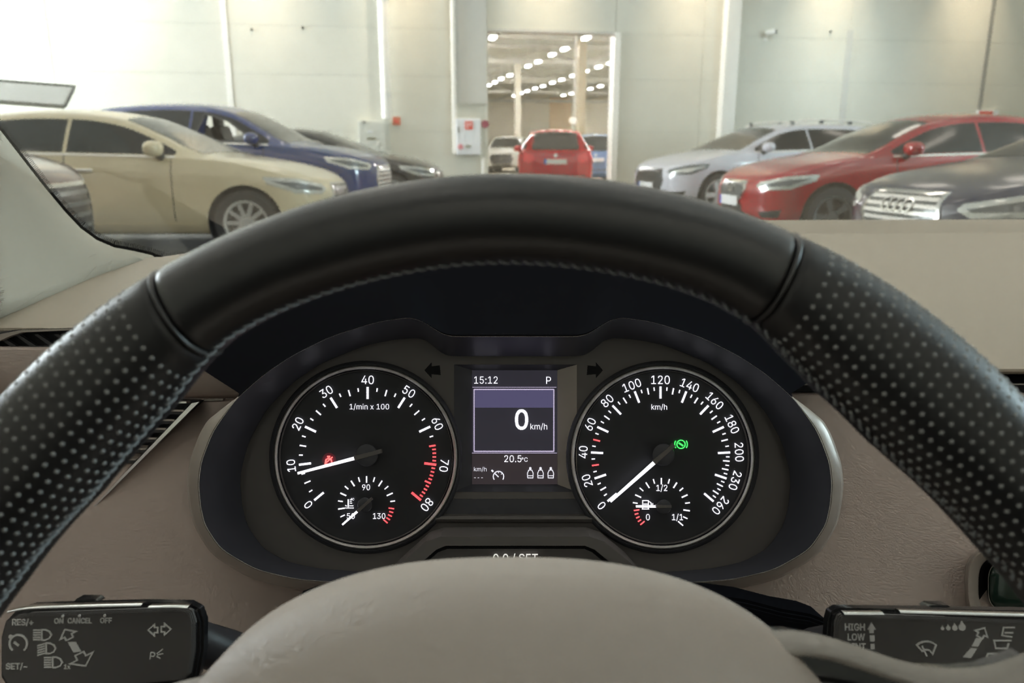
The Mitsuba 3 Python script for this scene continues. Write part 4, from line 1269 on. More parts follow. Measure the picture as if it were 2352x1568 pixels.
def needle(k, hx, hy, tipx, tipy, r_hub, base, w0, w1, tail):
    """white lit pointer with a dark cap and tail"""
    d_ = np.array([tipx - hx, tipy - hy], float)
    L = np.linalg.norm(d_)
    t = d_ / L
    nrm = np.array([-t[1], t[0]])
    h = np.array([hx, hy])
    q = [h + t * base + nrm * w0, h + t * L + nrm * w1, h + t * L - nrm * w1, h + t * base - nrm * w0]
    lit(k + '__needle', extr(Polygon(pix2plane(q, D - .006)), -(D - .006), .0012), WHITE, 1.1)
    lo = lambda rr: arc_px(hx, hy, rr, 0, 360, 49)[:-1]  # noqa: E731
    add(k + '__needle_cap', cock(loft([P(*lo(r).T, np.full(48, z)) for r, z in ((r_hub, D + .001), (r_hub, D - .006), (r_hub * .94, D - .0075), (r_hub * .6, D - .0082))], caps=True)), 'face_dark', 40)
    q = [h - t * tail + nrm * w0 * 1.1, h + t * base * 1.0 + nrm * w0 * 1.3, h + t * base * 1.0 - nrm * w0 * 1.3, h - t * tail - nrm * w0 * 1.1]
    add(k + '__needle_tail', cock(soft_plate(q, D - .0092, .003, .0005)), 'face_plastic', 30)


needle(k, 842, 1045, 683, 1087, 26, 30, 4.0, 2.8, 35)
# fuel and temperature sub-dials
sub = lambda cx, cy, vals: [(16.4 * i, 66, 51 if i % 2 == 0 else 55, 3.2 if i % 2 == 0 else 2.8) for i in vals]  # noqa: E731
SX, SY = 842, 1159
lit(k + '__temperature_scale', ticks(SX, SY, sub(SX, SY, list(range(-7, 6))), dd), WHITE)
lit(k + '__temperature_red_scale', ticks(SX, SY, [(98 + 8.2 * i, 64, 51 if i in (0, 4) else 54, 3.0) for i in range(5)], dd), RED)
for s_, x, y in (('90', 841, 1118.5), ('50', 806, 1184.5), ('130', 871, 1184.5)):
    lit(k + '__temperature_numeral', text(s_, x, y, 13, dd - .0004, sx=.9), WHITE)
lit(k + '__temperature_symbol', cat(strokes_mesh([[(800, 1146), (800, 1164)], [(804, 1147), (809, 1147)], [(804, 1151), (808, 1151)], [(804, 1155), (809, 1155)], [(793, 1160), (797, 1162)], [(792, 1166), (813, 1166)], [(803, 1161), (812, 1161)]], [3, 2, 2, 2, 2, 2, 2], dd - .0004), text('°C', 810, 1146, 5, dd - .0004)), WHITE)
needle(k, 838, 1159, 786, 1205, 17, 24, 3.0, 2.2, 20)
# red seat belt telltale
lit(k + '__belt_warning', cat(strokes_mesh([[(755, 1046), (755, 1050)]], [7], dd - .0005), strokes_mesh([[(747, 1066), (749, 1055), (755, 1052), (761, 1055), (763, 1066), (747, 1066)], [(746, 1065), (764, 1049)]], [3.2, 3.2], dd - .0005)), np.array([1.0, .06, .05]), 1.8)
for r_, L_ in ((16, .04), (11, .12)):  # dim red discs put in as the glow spreading round the telltale
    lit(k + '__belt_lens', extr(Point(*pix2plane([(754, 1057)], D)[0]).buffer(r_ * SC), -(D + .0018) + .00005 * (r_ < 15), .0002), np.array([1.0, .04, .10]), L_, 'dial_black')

k = K + '__speedometer'
dial(k, 1522, 1050, 'round speed dial from zero to 260')
cx, cy, st = 1517, 1047, 21.75
av = lambda v: (v - 120) / 20 * st if v <= 200 else 87 + (v - 200) / 30 * st  # noqa: E731
bigv = list(range(0, 201, 20)) + [230, 260]
W_ = [(av(v), 160, 132, 5.0) for v in bigv]
W_ += [(av(v), 159, 144, 3.2) for v in list(range(10, 200, 20)) + [210, 220, 240, 250] if v not in (30, 50)]
W_ += [(av(v), 158.5, 150.5, 2.8) for v in range(5, 260, 10)]
lit(k + '__scale', ticks(cx, cy, W_, dd), WHITE)
lit(k + '__red_scale', ticks(cx, cy, [(av(v), 159, 143, 3.6) for v in (30, 50)], dd), RED)
for v in bigv:
    a = math.radians(av(v))
    lit(k + '__numeral', text(str(v), cx + (178 if v < 140 else 181) * math.sin(a), cy - 175 * math.cos(a), 19.5, dd - .0004, rot=-av(v), sx=.9), WHITE)
lit(k + '__unit', text('km/h', 1514, 934, 12.5, dd - .0004, sx=.95), WHITE * .9)
needle(k, 1524, 1044, 1402, 1152, 26, 28, 4.2, 2.8, 34)
SX, SY = 1519, 1163
lit(k + '__fuel_scale', ticks(SX, SY, sub(SX, SY, list(range(-5, 9))), dd), WHITE)
lit(k + '__fuel_red_scale', ticks(SX, SY, [(-98 - 8.2 * i, 64, 51 if i in (0, 4) else 55, 3.0) for i in range(5)], dd), RED)
for s_, x, y in (('1/2', 1520, 1120), ('0', 1488, 1187), ('1/1', 1556, 1187)):
    lit(k + '__fuel_numeral', text(s_, x, y, 14, dd - .0004, sx=.9), WHITE)
lit(k + '__fuel_symbol', strokes_mesh([[(1476, 1168), (1476, 1149), (1489, 1149), (1489, 1168)], [(1474, 1168.5), (1491, 1168.5)], [(1478, 1157), (1488, 1157)], [(1489, 1150), (1495, 1154), (1496, 1164), (1499, 1164), (1499, 1155)]], [2.2] * 4, dd - .0004), WHITE)
needle(k, 1525, 1163.5, 1461, 1163, 17, 17, 2.6, 2.2, 18)
gs = [arc_px(1564, 1020, 9.5, 0, 360, 33), arc_px(1564, 1020, 14.5, 55, 125, 12), arc_px(1564, 1020, 14.5, 235, 305, 12), [(1558.5, 1016.5), (1569, 1023.5)]]
lit(k + '__brake_telltale', strokes_mesh(gs, [2.6, 2.6, 2.6, 4.4], dd - .0004), np.array([.02, .85, .10]), 1.0)

# ---------------------------------------------------------------- display between the dials
k = K + '__display'
dp = [(1084, 850), (1280, 850), (1280, 1112), (1084, 1112)]
key = num(k)
scene[key] = {**mikit.ply(cock(pplate(dp, D + .006, .003)), 'dial_black'), 'emitter': glow((.016, .0145, .021), 1.0, 0.0)}
tag(k, 'lit portrait display between the two dials')
q = lambda a, d_: P(*np.array(a, float).T, np.full(len(a), d_))  # noqa: E731
OUT, INN = np.array(DISP, float), np.array(dp, float)
for i, mname in enumerate(('face_dark', 'bezel_satin', 'face_dark', 'face_dark')):  # right bevel gets a paler material for the light falling on it
    j = (i + 1) % 4
    a, b = q([OUT[i], OUT[j]], D - .0005), q([INN[j], INN[i]], D + .0062)
    v = np.vstack([a, b, a + [0, 0, -.002], b + [0, 0, -.002]])
    add(k + '__bevel', cock(trimesh.convex.convex_hull(v)), mname)
ds = D + .0026
dsz = D + .0056
lit(k + '__clock', text('15:12', 1116, 872.5, 16.5, dsz, sx=.9), WHITE)
lit(k + '__gear_letter', text('P', 1260, 873, 16.5, dsz), WHITE)
lit(k + '__rule', strokes_mesh([[(1085, 889), (1278, 889)], [(1084, 1040), (1279, 1040)]], [1.4, 1.4], dsz), np.array([.36, .30, .45]), .8)
lit(k + '__frame', strokes_mesh([[(1089, 894), (1272, 894), (1272, 1036), (1089, 1036), (1089, 893)]], [2.4], dsz), np.array([.40, .34, .50]), 1.0)
lit(k + '__header_band', pplate([(1091, 896), (1270, 896), (1270, 936), (1091, 936)], dsz, .0002), np.array([.062, .055, .115]), 1.0, 'dial_black')
lit(k + '__footer', pplate([(1084, 1042), (1280, 1042), (1280, 1112), (1084, 1112)], dsz + .0003, .0002), np.array([.022, .016, .018]), 1.0, 'dial_black')
lit(k + '__speed_digit', text('0', 1198, 963, 44, dsz - .0003, bold=True, sx=.92), WHITE, 1.05)
lit(k + '__speed_unit', text('km/h', 1237.5, 979, 13.5, dsz - .0003, sx=.95), WHITE)
lit(k + '__temperature', cat(text('20.5', 1178, 1053, 15.5, dsz - .0004, sx=.92), text('°C', 1205, 1055, 9.5, dsz - .0004)), WHITE * .95)
lit(k + '__cruise_text', cat(text('km/h', 1103, 1077, 9.5, dsz - .0004), text('---', 1099, 1096, 9, dsz - .0004)), WHITE * .7)
cr = [arc_px(1145, 1094, 12, -125, 125, 30), [(1145, 1095), (1137, 1087)], [(1133, 1083), (1129, 1079)], [(1145, 1082), (1145, 1086)], [(1154, 1086), (1151, 1089)]]
lit(k + '__cruise_symbol', strokes_mesh(cr, [2.4, 2.4, 4, 1.6, 1.6], dsz - .0004), WHITE * .75)
for x in (1218, 1241.5, 1265):
    lit(k + '__seat_symbol', cat(strokes_mesh([[(x - 6, 1097), (x - 6.5, 1086), (x - 3.5, 1079), (x + 3.5, 1079), (x + 6.5, 1086), (x + 6, 1097), (x - 6, 1097)], [(x - 5.5, 1092), (x + 5.5, 1092)]], [2, 1.6], dsz - .0004), extr(Point(*pix2plane([(x, 1075)], dsz)[0]).buffer(3 * D / F), -dsz + .0004, .0004)), WHITE * .72)
# recessed bands and the low button panel beneath
add(K + '__recess_band', cock(pplate([(1040, 1146), (1336, 1146), (1350, 1180), (1022, 1180)], D - .0006, .002)), 'face_dark')
add(K + '__lower_ledge', cock(loft([P([1000, 1360], [y, y], d_) for y, d_ in ((1183, D), (1185, D - .003), (1192, D - .0045), (1199, D - .003), (1201, D))], closed=False)), 'face_plastic', 40)
tp = [(868, 1352), (908, 1306), (978, 1243), (1012, 1232), (1354, 1232), (1388, 1243), (1448, 1292), (1500, 1352)]
ti = [(928, 1352), (940, 1316), (1002, 1262), (1024, 1253), (1344, 1253), (1366, 1262), (1420, 1306), (1436, 1352)]
S1, S2 = Polygon(pix2plane(tp, .395)), Polygon(pix2plane(ti, .395))
add(K + '__button_panel_frame', cock(extr(S1.difference(S2), -.395, .020)), 'face_plastic')
add(K + '__button_panel', cock(pplate([(900, 1360)] + ti[1:-1] + [(1460, 1360)], .401, .006)), 'face_plastic')
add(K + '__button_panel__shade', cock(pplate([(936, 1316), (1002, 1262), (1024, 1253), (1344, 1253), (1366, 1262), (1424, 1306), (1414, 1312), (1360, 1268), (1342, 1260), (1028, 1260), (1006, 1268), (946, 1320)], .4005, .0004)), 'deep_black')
lit(K + '__button_panel__lettering', text('0.0 / SET', 1184, 1281, 19, .3998, sx=.93, depth=.0006), np.array([.80, .78, .72]), .75)
# turn signal arrows, dark and unlit
for s_, x in ((-1, 994), (1, 1366)):
    ar = [(x + s_ * 19, 850), (x + s_ * 3, 832), (x + s_ * 3, 841), (x - s_ * 16, 839), (x - s_ * 18, 861), (x + s_ * 3, 859), (x + s_ * 3, 868)]
    add(K + '__turn_arrow', cock(pplate(ar, D - .0004, .001)), 'deep_black')

# ---------------------------------------------------------------- hood over the cluster
top = [i for i in range(len(Fo)) if Fo[i, 1] < 912]
order = [i for i in top if Fo[i, 0] >= CX][::1]
order = sorted(top, key=lambda i: math.atan2(Fo[i, 0] - CX, -(Fo[i, 1] - 1040)))
f_ = Fo[order]
o_ = Oth[order]
xx = f_[:, 0]


def back(tt):
    """outline of the hood further back: wider and higher, under the wheel rim"""
    dx = (xx - CX) * (1 + .30 * tt)
    y1 = 2003 - np.sqrt(1475.0 ** 2 - ((xx - CX) * 1.30) ** 2)
    return np.stack([CX + dx, (f_[:, 1] - 9) * (1 - tt) + np.minimum(y1, f_[:, 1] - 30) * tt], 1)


dend = .592 - .10 * np.clip(abs(xx - CX) / 640, 0, 1) ** 1.5
rowsH = [P(f_[:, 0], f_[:, 1], .3845 + 0 * xx), P(*mix2(f_, o_, .5).T, .3828 + 0 * xx), P(*o_.T, .3835 + 0 * xx), P(xx, f_[:, 1] - 5, .386 + 0 * xx), P(xx, f_[:, 1] - 9, .392 + 0 * xx)]
for tt in (.08, .2, .35, .5, .7, .85, 1.0):
    q_ = back(tt)
    rowsH.append(P(q_[:, 0], q_[:, 1], .392 + (dend - .392) * tt))
add(K + '__hood', cock(loft(rowsH, closed=False)), 'cowl_plastic', 40)
# ================================================================== steering wheel
WD = .209
WX, WY = 1175, 2003
K = 'steering_wheel'
tag(K, 'black leather steering wheel with perforated side grips and grey centre pad', 'steering wheel')
WC = P(WX, WY, WD)
RO_PX, MET = 1605.0, WD / F


def rin_px(phi):
    """inner outline of the rim in the frame, pixels from its centre; phi in degrees clockwise from the top"""
    return np.interp(abs(phi + 3), [0, 20, 26, 29, 34, 44, 58, 70, 90, 180], [1398, 1390, 1378, 1352, 1312, 1280, 1296, 1335, 1375, 1390])


def rim_td(phi):
    return np.interp(abs(phi + 3), [0, 26, 32, 45, 60, 90, 180], [.0165, .0165, .0170, .0185, .018, .0165, .0165])


def sect(phi, th, ro, ri, td, grow=0.0, e=2.25):
    rc, tr = (ro + ri) / 2, (ro - ri) / 2 + grow
    c, s_ = np.cos(th), np.sin(th)
    a = rc + tr * np.sign(c) * abs(c) ** (2 / e)
    z = (td + grow) * np.sign(s_) * abs(s_) ** (2 / e)
    p = math.radians(phi)
    return np.stack([WC[0] + a * math.sin(p), WC[1] + a * math.cos(p), WC[2] + z], -1)


# the rim's size along its length, so that its outer outline is a true circle for the driver's eye
_ph = np.arange(-180, 181, 4.0)
_ro, _ri = [], []
for ph_ in _ph:
    tgo, tgi = RO_PX, rin_px(ph_)
    o, i = tgo * MET, tgi * MET
    if abs(ph_) < 75:
        for _ in range(8):
            q = sect(ph_, np.linspace(0, 2 * np.pi, 200), o, i, rim_td(ph_))
            x, y = 1176 + F * q[:, 0] / -q[:, 2], 784 - F * q[:, 1] / -q[:, 2]
            a_ = (x - WX) * math.sin(math.radians(ph_)) - (y - WY) * math.cos(math.radians(ph_))
            o += (tgo - a_.max()) * MET * .9
            i += (tgi - a_.min()) * MET * .9
    _ro.append(o)
    _ri.append(i)
_ro, _ri = np.array(_ro), np.array(_ri)
for arr in (_ro, _ri):
    arr[abs(_ph) >= 75] = np.interp(_ph[abs(_ph) >= 75], _ph[abs(_ph) < 75], arr[abs(_ph) < 75])


def rim_params(phi):
    phi = (phi + 180) % 360 - 180
    return np.interp(phi, _ph, _ri), rim_td(phi), np.interp(phi, _ph, _ro)


def rim_loop(phi, th, grow=0.0):
    ri, td, ro = rim_params(phi)
    return sect(phi, th, ro, ri, td, grow)


TH = np.linspace(0, 2 * np.pi, 56, endpoint=False)


def rim_part(p0, p1, grow=0.0, n=None):
    ph = np.linspace(p0, p1, n or max(4, int(abs(p1 - p0) / 1.5)))
    return loft([rim_loop(a, TH, grow) for a in ph], caps=True)


PL, PR = -30.0, 23.5
ends = lambda a, s_: [(a, -.004), (a + s_ * .12, -.0013), (a + s_ * .5, -.0002), (a + s_ * 1.0, 0.0)]  # noqa: E731


def rim_piece(a, b):
    seq = ends(a, 1) + [(x, 0.0) for x in np.linspace(a + 1.6, b - 1.6, max(4, int((b - a) / 1.3)))] + ends(b, -1)[::-1]
    return loft([rim_loop(x, TH, g) for x, g in seq], caps=True)


add(K + '__rim', cock(rim_piece(PL, PR)), 'leather', 40, label='smooth black leather top of the rim')
add(K + '__grip', cock(rim_piece(PR + .1, 78)), 'leather_grip', 40, label='perforated black leather grip')
add(K + '__grip', cock(rim_piece(-86, PL - .1)), 'leather_grip', 40, label='perforated black leather grip')
add(K + '__rim_bottom', cock(rim_piece(78.1, 273.9)), 'leather', 40)
for a in (PL - .05, PR + .05):
    add(K + '__seam', cock(loft([rim_loop(a + da, TH, g) for da, g in ((-.28, -.0012), (-.17, .0001), (0.0, .00035), (.17, .0001), (.28, -.0012))])), 'leather', 60)
# perforation: raised dots on both grips, coloured pale for the light the holes catch
dots = []
ico = trimesh.creation.icosphere(subdivisions=1, radius=1.0)


def perforate(p0, p1):
    out = []
    step = math.degrees(.00335 / .164)
    nph = int((p1 - p0) / step)
    for i in range(nph):
        phi = p0 + (i + .5) * step
        fine = rim_loop(phi, np.linspace(-.9, np.pi * 1.02, 260))
        s = np.r_[0, np.cumsum(np.linalg.norm(np.diff(fine, axis=0), axis=1))]
        # rows start a margin away from the inner seam
        lo_, hi_ = .0065, s[-1] - .0035
        q = np.arange(hi_ - (i % 1) * .0016, lo_, -.00315)
        nxt = rim_loop(phi + .2, np.linspace(-.9, np.pi * 1.02, 260))
        for x in q:
            j = min(np.searchsorted(s, x), 257)
            c = fine[j]
            t1 = fine[j + 1] - fine[j]
            t2 = nxt[j] - c
            nr = np.cross(t2, t1)
            nr /= np.linalg.norm(nr)
            out.append((c, nr))
    return out


def disc_mesh(lst, r, up):
    """many small domes"""
    a = np.arange(8) * np.pi / 4
    V, Fc = [], []
    for c, nr in lst:
        u = np.cross(nr, [0.3, 0.5, 0.8])
        u /= np.linalg.norm(u)
        v = np.cross(nr, u)
        ring = c + r * (np.cos(a)[:, None] * u + np.sin(a)[:, None] * v) - nr * .0001
        mid = c + .62 * r * (np.cos(a)[:, None] * u + np.sin(a)[:, None] * v) + nr * up * .8
        b = len(V) * 17
        V.append(np.vstack([ring, mid, [c + nr * up]]))
        i = np.arange(8)
        Fc.append(np.vstack([np.stack([i, (i + 1) % 8, 8 + (i + 1) % 8], 1), np.stack([i, 8 + (i + 1) % 8, 8 + i], 1), np.stack([8 + i, 8 + (i + 1) % 8, i * 0 + 16], 1)]) + b)
    return tm(np.vstack(V), np.vstack(Fc))


for p0, p1 in ((PR + 2.2, 77), (-85, PL - 2.2)):
    lst = perforate(p0, p1)
    ctr = np.array([WC[0], WC[1], WC[2]])
    good = []
    for c, nr in lst:
        rad = c - ctr
        ph = math.atan2(rad[0], rad[1])
        rin, td, ro_ = rim_params(math.degrees(ph))
        core = ctr + (ro_ + rin) / 2 * np.array([math.sin(ph), math.cos(ph), 0])
        if nr @ (c - core) < 0:
            nr = -nr
        good.append((c, nr))
    add(K + '__perforation', cock(disc_mesh(good, .00066, .00030)), 'grip_dot', True, kind='stuff', label='rows of small perforations, painted pale as if catching light')
# stitching along the inner seam
st = []
for phi in np.arange(-84, 78, 1.12):
    th = np.pi - .16
    q = [rim_loop(phi + dp, np.array([th + dt]), up)[0] for dp, dt, up in ((0, -.07, -.0002), (.15, -.05, .00022), (.5, 0, .00034), (.85, .05, .00022), (1.0, .07, -.0002))]
    st.append(tube(q, np.array([.0003, .00044, .0005, .00044, .0003]), 6))
add(K + '__stitching', cock(cat(*st)), 'stitch', True, kind='stuff', label='pale grey stitches along the inner seam')

# airbag pad: domed cover
n = 160
t = np.linspace(0, 2 * np.pi, n, endpoint=False)
EX = 2.45
ux, uy = np.sign(np.cos(t)) * abs(np.cos(t)) ** (2 / EX), np.sign(np.sin(t)) * abs(np.sin(t)) ** (2 / EX)
PD = .196
A_, B_a = 838 * PD / F, 694 * PD / F
C0 = P(1171, WY, PD)
prof = [(1.0, -.012), (1.0, 0.0), (.985, .0065), (.955, .0125), (.92, .0170), (.87, .0212), (.80, .0252), (.70, .0292), (.58, .0325), (.45, .035), (.30, .037), (.15, .0378), (.02, .038)]
pp = PchipInterpolator(np.arange(len(prof)), np.array(prof))(np.linspace(0, len(prof) - 1, 50))
add(K + '__airbag_pad', cock(loft([np.stack([C0[0] + A_ * r * ux, C0[1] + B_a * r * uy, np.full(n, C0[2] + z)], 1) for r, z in pp], caps=True)), 'pad_grain', 50, label='grained grey airbag cover in the middle')


# spokes: leather arms from the hub to the rim, each with a dark switch panel and a chrome strip
def arm(pts, d, th, rz=.0022):
    """rounded bar along a pixel polyline"""
    p = np.array(LineString(pts).segmentize(12).coords)
    for _ in range(8):
        p[1:-1] = (p[:-2] + 2 * p[1:-1] + p[2:]) / 4
    w = P(p[:, 0], p[:, 1], np.full(len(p), d))
    tg = np.gradient(w, axis=0)
    tg /= np.linalg.norm(tg, axis=1, keepdims=True)
    nr = np.stack([-tg[:, 1], tg[:, 0], tg[:, 2] * 0], 1)
    a = np.linspace(0, 2 * np.pi, 24, endpoint=False)
    rx = th * d / F / 2
    wob = 1 + .0 * p[:, 0]
    loops = [c + nr_ * (rx * np.cos(a) * k_)[:, None] + np.array([0, 0, 1.0]) * (rz * np.sin(a))[:, None] for c, nr_, k_ in zip(w, nr, wob)]
    return loft(loops, caps=True)


principled('spoke_leather', (0.38, 0.35, 0.32), 0.5, spec=0.4, bump=(grain(0.0022, 0.0009), 0.0003))
k = K + '__spoke'
right = [(1770, 1472), (1830, 1468), (1900, 1480), (1990, 1510), (2070, 1538), (2150, 1556), (2230, 1560), (2300, 1552), (2390, 1520), (2480, 1478)]
left = [(600, 1560), (500, 1570), (440, 1580), (380, 1594), (300, 1640), (150, 1690), (-60, 1690)]
key = add(k, cock(arm([(x, y + 6) for x, y in right], .198, 42, .006)), 'spoke_leather', 50, label='grained leather spoke')
off = [(x, y + 62) for x, y in right[:-1]]
add(key + '__switch_panel', cock(soft_plate([(1800, 1478)] + [(x, y + 10) for x, y in right[1:-1]] + [(2390, 1900), (1800, 1900)], .200, .012, .001)), 'gloss_black', 30)
add(key + '__strip', cock(arm([(1850, 1574), (1930, 1582), (2050, 1606), (2180, 1625)], .1965, 14)), 'chrome', 50)
key = add(k, cock(arm([(x, y + 6) for x, y in left], .198, 42, .006)), 'spoke_leather', 50, label='grained leather spoke')
add(key + '__switch_panel', cock(soft_plate([(600, 1570), (440, 1586), (300, 1646), (150, 1696), (0, 1700), (0, 2000), (600, 2000)], .200, .012, .001)), 'gloss_black', 30)


# ================================================================== control stalks
def stalk_marks(k, shapes, d, m='print_white'):
    return add(k, cock(cat(*[extr(s, -d + .0004, .0005) for s in shapes])), m)


def outline(pts, w, d):
    return LineString(pix2plane(list(pts) + [pts[0]], d)).buffer(w / 2 * d / F, join_style='mitre')


SD = .300
k = 'indicator_stalk'
tag(k, 'dark left control stalk with lamp symbols, RES and SET lettering', 'control stalk')
body = [(26, 1400), (60, 1388), (200, 1384), (330, 1381), (428, 1383), (452, 1396), (462, 1425), (461, 1500), (450, 1560), (430, 1580), (300, 1592), (60, 1600), (10, 1588), (-8, 1560), (-8, 1470), (2, 1425)]
body = [(x, y + 8 if y < 1450 else y) for x, y in body]
add(k, cock(soft_plate(body, SD - .001, .007, .003)), 'gloss_black', 40)
add(k + '__back', cock(soft_plate(Polygon(body).buffer(-22).exterior.coords[:-1], SD + .006, .014, .002)), 'gloss_black', 40)
facep = [(34, 1416), (70, 1409), (200, 1405), (330, 1400), (420, 1398), (438, 1404), (446, 1430), (445, 1500), (436, 1548), (420, 1564), (300, 1574), (60, 1584), (14, 1574), (1, 1550), (0, 1470), (10, 1430)]
add(k + '__face', cock(soft_plate(facep, SD - .0022, .003, .0012)), 'stalk_face', 40)
add(k + '__top_trim', cock(arm([(24, 1402), (60, 1393), (160, 1390), (260, 1388), (330, 1387)], SD - .004, 7)), 'chrome', 50)  # chrome bar drawn in for the highlight along the gloss edge
add(k + '__top_trim', cock(arm([(345, 1392), (400, 1390), (436, 1392)], SD - .004, 6)), 'chrome', 50)
add(k + '__switch', cock(soft_plate([(165, 1385), (172, 1377), (215, 1377), (224, 1384)], SD + .004, .006, .0008)), 'gloss_black', 40)
add(k + '__arm', cock(tube([P(440, 1470, SD + .012), P(520, 1496, SD + .02), P(620, 1530, SD + .05), P(760, 1560, SD + .09)], np.array([.0085, .0088, .009, .009]), 16)), 'black_plastic', 50)
d_ = SD - .0022
mk = 'print_white'
stx = lambda s_, x, y, h, sx=.95, rot=0: text(s_, x, y, h, d_, rot=rot, sx=sx, bold=True)  # noqa: E731
add(k + '__lettering', cock(cat(stx('RES/+', 53, 1428, 13.5), stx('SET/−', 39, 1529, 13.5), stx('ON', 136, 1425, 11.5), stx('CANCEL', 184, 1424.5, 11.5, .88), stx('OFF', 244, 1424, 11.5, .9), stx('1x', 155, 1530, 10), text('P', 351, 1505, 17, d_, rot=-8))), 'print_grey')
add(k + '__dots', cock(cat(*[extr(Point(*pix2plane([c], d_)[0]).buffer(3 * d_ / F), -d_ + .0004, .0005) for c in ((145, 1414), (183, 1413.5), (241, 1413))])), 'print_white')


def lampsym(x, y, s=1.0, slant=0.0):
    o = []
    o.append([(x, y - 12 * s), (x, y + 12 * s), (x + 8 * s, y + 12 * s), (x + 17 * s, y + 8 * s), (x + 22 * s, y), (x + 17 * s, y - 8 * s), (x + 8 * s, y - 12 * s), (x, y - 12 * s)])
    for i in range(5):
        yy = y - 11 * s + i * 5.5 * s
        o.append([(x - 20 * s, yy + slant), (x - 3 * s, yy)])
    return strokes(o, 3.0, d_)


def arrow(x, y, ang, L=28, w=30, stem=14):
    p = np.array([(0, -L), (w / 2, -L * .35), (stem / 2, -L * .35), (stem / 2, 0), (-stem / 2, 0), (-stem / 2, -L * .35), (-w / 2, -L * .35)], float)
    a = math.radians(ang)
    p = p @ np.array([[math.cos(a), math.sin(a)], [-math.sin(a), math.cos(a)]])
    return [(x + u, y + v) for u, v in p]


stalk_marks(k + '__lamp_symbol', [lampsym(97, 1457)], d_, 'print_grey')
stalk_marks(k + '__lamp_symbol', [lampsym(107, 1488, slant=5)], d_, 'print_grey')
stalk_marks(k + '__lamp_symbol', [lampsym(122, 1520)], d_, 'print_grey')
stalk_marks(k + '__cruise_symbol', [strokes([arc_px(43, 1477, 20, -140, 140, 30)], 4.4, d_), strokes([[(44, 1482), (33, 1473)]], 5, d_), Point(*pix2plane([(25, 1461)], d_)[0]).buffer(4.5 * d_ / F)], d_, 'print_grey')
stalk_marks(k + '__arrow_symbol', [outline(arrow(161, 1466, -27, 24, 40, 18), 3, d_), outline(arrow(183, 1500, 153, 32, 58, 22), 3, d_), Polygon(pix2plane([(157, 1474), (174, 1473), (187, 1495), (170, 1497)], d_))], d_, 'print_grey')
stalk_marks(k + '__indicator_symbol', [outline(arrow(363, 1446, -90, 22, 26, 12), 2.8, d_), outline(arrow(371, 1444, 90, 22, 26, 12), 2.8, d_)], d_)
stalk_marks(k + '__parking_rays', [strokes([[(361, 1500), (374, 1490)], [(362, 1503), (375, 1500)], [(360, 1506), (369, 1511)]], 2.2, d_)], d_)

k = 'wiper_stalk'
tag(k, 'dark right control stalk with wiper symbols, HIGH and LOW lettering', 'control stalk')
body = [(1906, 1470), (1908, 1425), (1914, 1404), (1930, 1394), (2040, 1395), (2200, 1397), (2420, 1401), (2460, 1420), (2460, 1600), (1920, 1600), (1908, 1560)]
body = [(x, y + 8 if y < 1450 else y) for x, y in body]
add(k, cock(soft_plate(body, SD - .001, .007, .003)), 'gloss_black', 40)
add(k + '__back', cock(soft_plate(Polygon(body).buffer(-22).exterior.coords[:-1], SD + .006, .014, .002)), 'gloss_black', 40)
facep = [(1921, 1470), (1922, 1432), (1928, 1416), (1938, 1411), (2040, 1414), (2200, 1420), (2400, 1428), (2445, 1440), (2445, 1585), (1936, 1585), (1924, 1560)]
add(k + '__face', cock(soft_plate(facep, SD - .0022, .003, .0012)), 'stalk_face', 40)
add(k + '__top_trim', cock(arm([(1934, 1407), (1990, 1407), (2025, 1407)], SD - .004, 7)), 'chrome', 50)  # chrome bars here stand in for the highlight on the upper edge
add(k + '__top_trim', cock(arm([(2062, 1403), (2130, 1405), (2240, 1408), (2440, 1413)], SD - .004, 8)), 'chrome', 50)
add(k + '__switch', cock(soft_plate([(2128, 1398), (2140, 1391), (2180, 1391), (2192, 1398)], SD + .004, .006, .0008)), 'gloss_black', 40)
add(k + '__arm', cock(tube([P(1930, 1480, SD + .012), P(1880, 1490, SD + .02), P(1780, 1530, SD + .05), P(1650, 1560, SD + .09)], np.array([.0085, .0088, .009, .009]), 16)), 'black_plastic', 50)
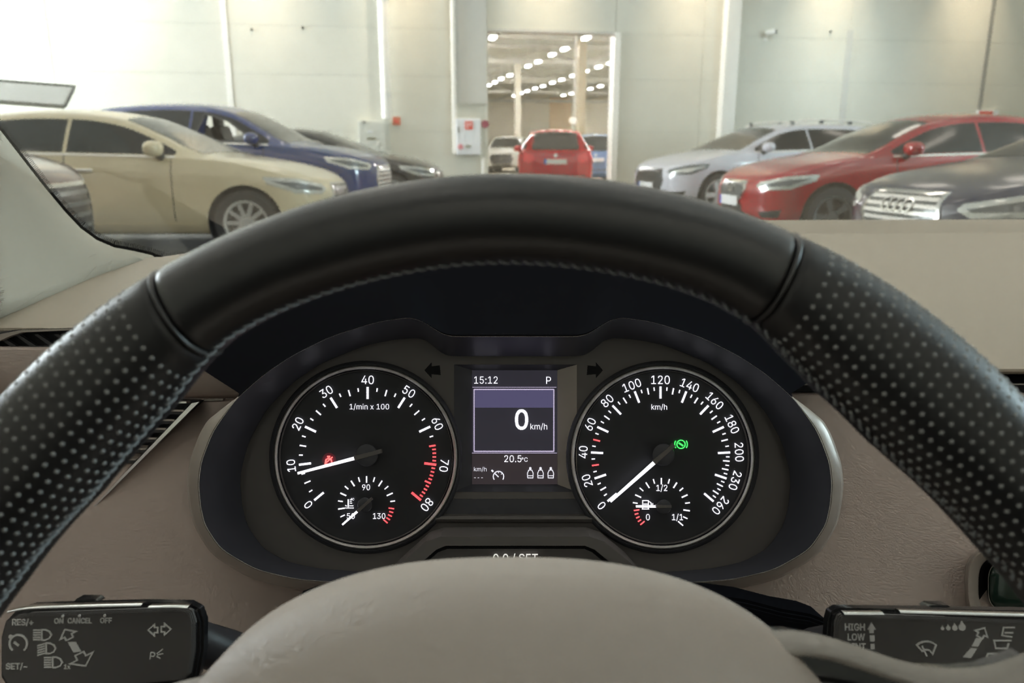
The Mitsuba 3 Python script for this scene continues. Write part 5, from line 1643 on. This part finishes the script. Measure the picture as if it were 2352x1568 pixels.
add(k + '__lettering', cock(cat(stx('HIGH', 1963, 1439, 15, .88), stx('LOW', 1966, 1462, 14.5, .88), stx('INT', 1972, 1484, 14.5, .88))), 'print_grey')
stalk_marks(k + '__speed_arrow', [Polygon(pix2plane([(2001, 1428), (2011, 1445), (2006, 1445), (2006, 1453), (1996, 1453), (1996, 1445), (1992, 1445)], d_)), Polygon(pix2plane([(1997, 1458), (2008, 1458), (2008, 1472), (1998, 1472)], d_)), Polygon(pix2plane([(1999, 1478), (2008, 1478), (2008, 1490), (1999, 1490)], d_))], d_, 'print_grey')
dr_ = []
for x, y, r in ((2164, 1441, 4), (2177, 1440, 5), (2192, 1439, 6.2), (2209, 1437, 8)):
    dr_.append(Point(*pix2plane([(x, y + r * .3)], d_)[0]).buffer(r * d_ / F).union(Polygon(pix2plane([(x - r * .8, y - r * .1), (x - r * .1, y - r * 1.5), (x + r * .8, y - r * .1)], d_))))
stalk_marks(k + '__drop_symbol', dr_, d_)
wsym = [list(arc_px(2127, 1505, 33, -42, 42, 14)) + [(2141, 1501)] + list(arc_px(2127, 1505, 14, 42, -42, 8)) + [tuple(arc_px(2127, 1505, 33, -42, -42, 1)[0])], [(2117, 1482), (2128, 1506)]]
stalk_marks(k + '__wiper_symbol', [strokes(wsym, 3.6, d_)], d_, 'print_grey')
stalk_marks(k + '__arrow_symbol', [outline(arrow(2249, 1462, 28, 24, 32, 15), 3.2, d_), Polygon(pix2plane([(2241, 1464), (2256, 1465), (2245, 1484), (2231, 1483)], d_)), Polygon(pix2plane([(2229, 1487), (2243, 1488), (2229, 1510), (2211, 1508)], d_))], d_, 'print_grey')
rw = [[(2322, 1470), (2282, 1470), (2286, 1488), (2312, 1488), (2316, 1476)], [(2330, 1440), (2304, 1440), (2300, 1458), (2324, 1462)], [(2306, 1452), (2326, 1452)], [(2296, 1500), (2268, 1500), (2264, 1512)]]
stalk_marks(k + '__rear_wiper_symbol', [strokes(rw, 3.4, d_)], d_, 'print_grey')
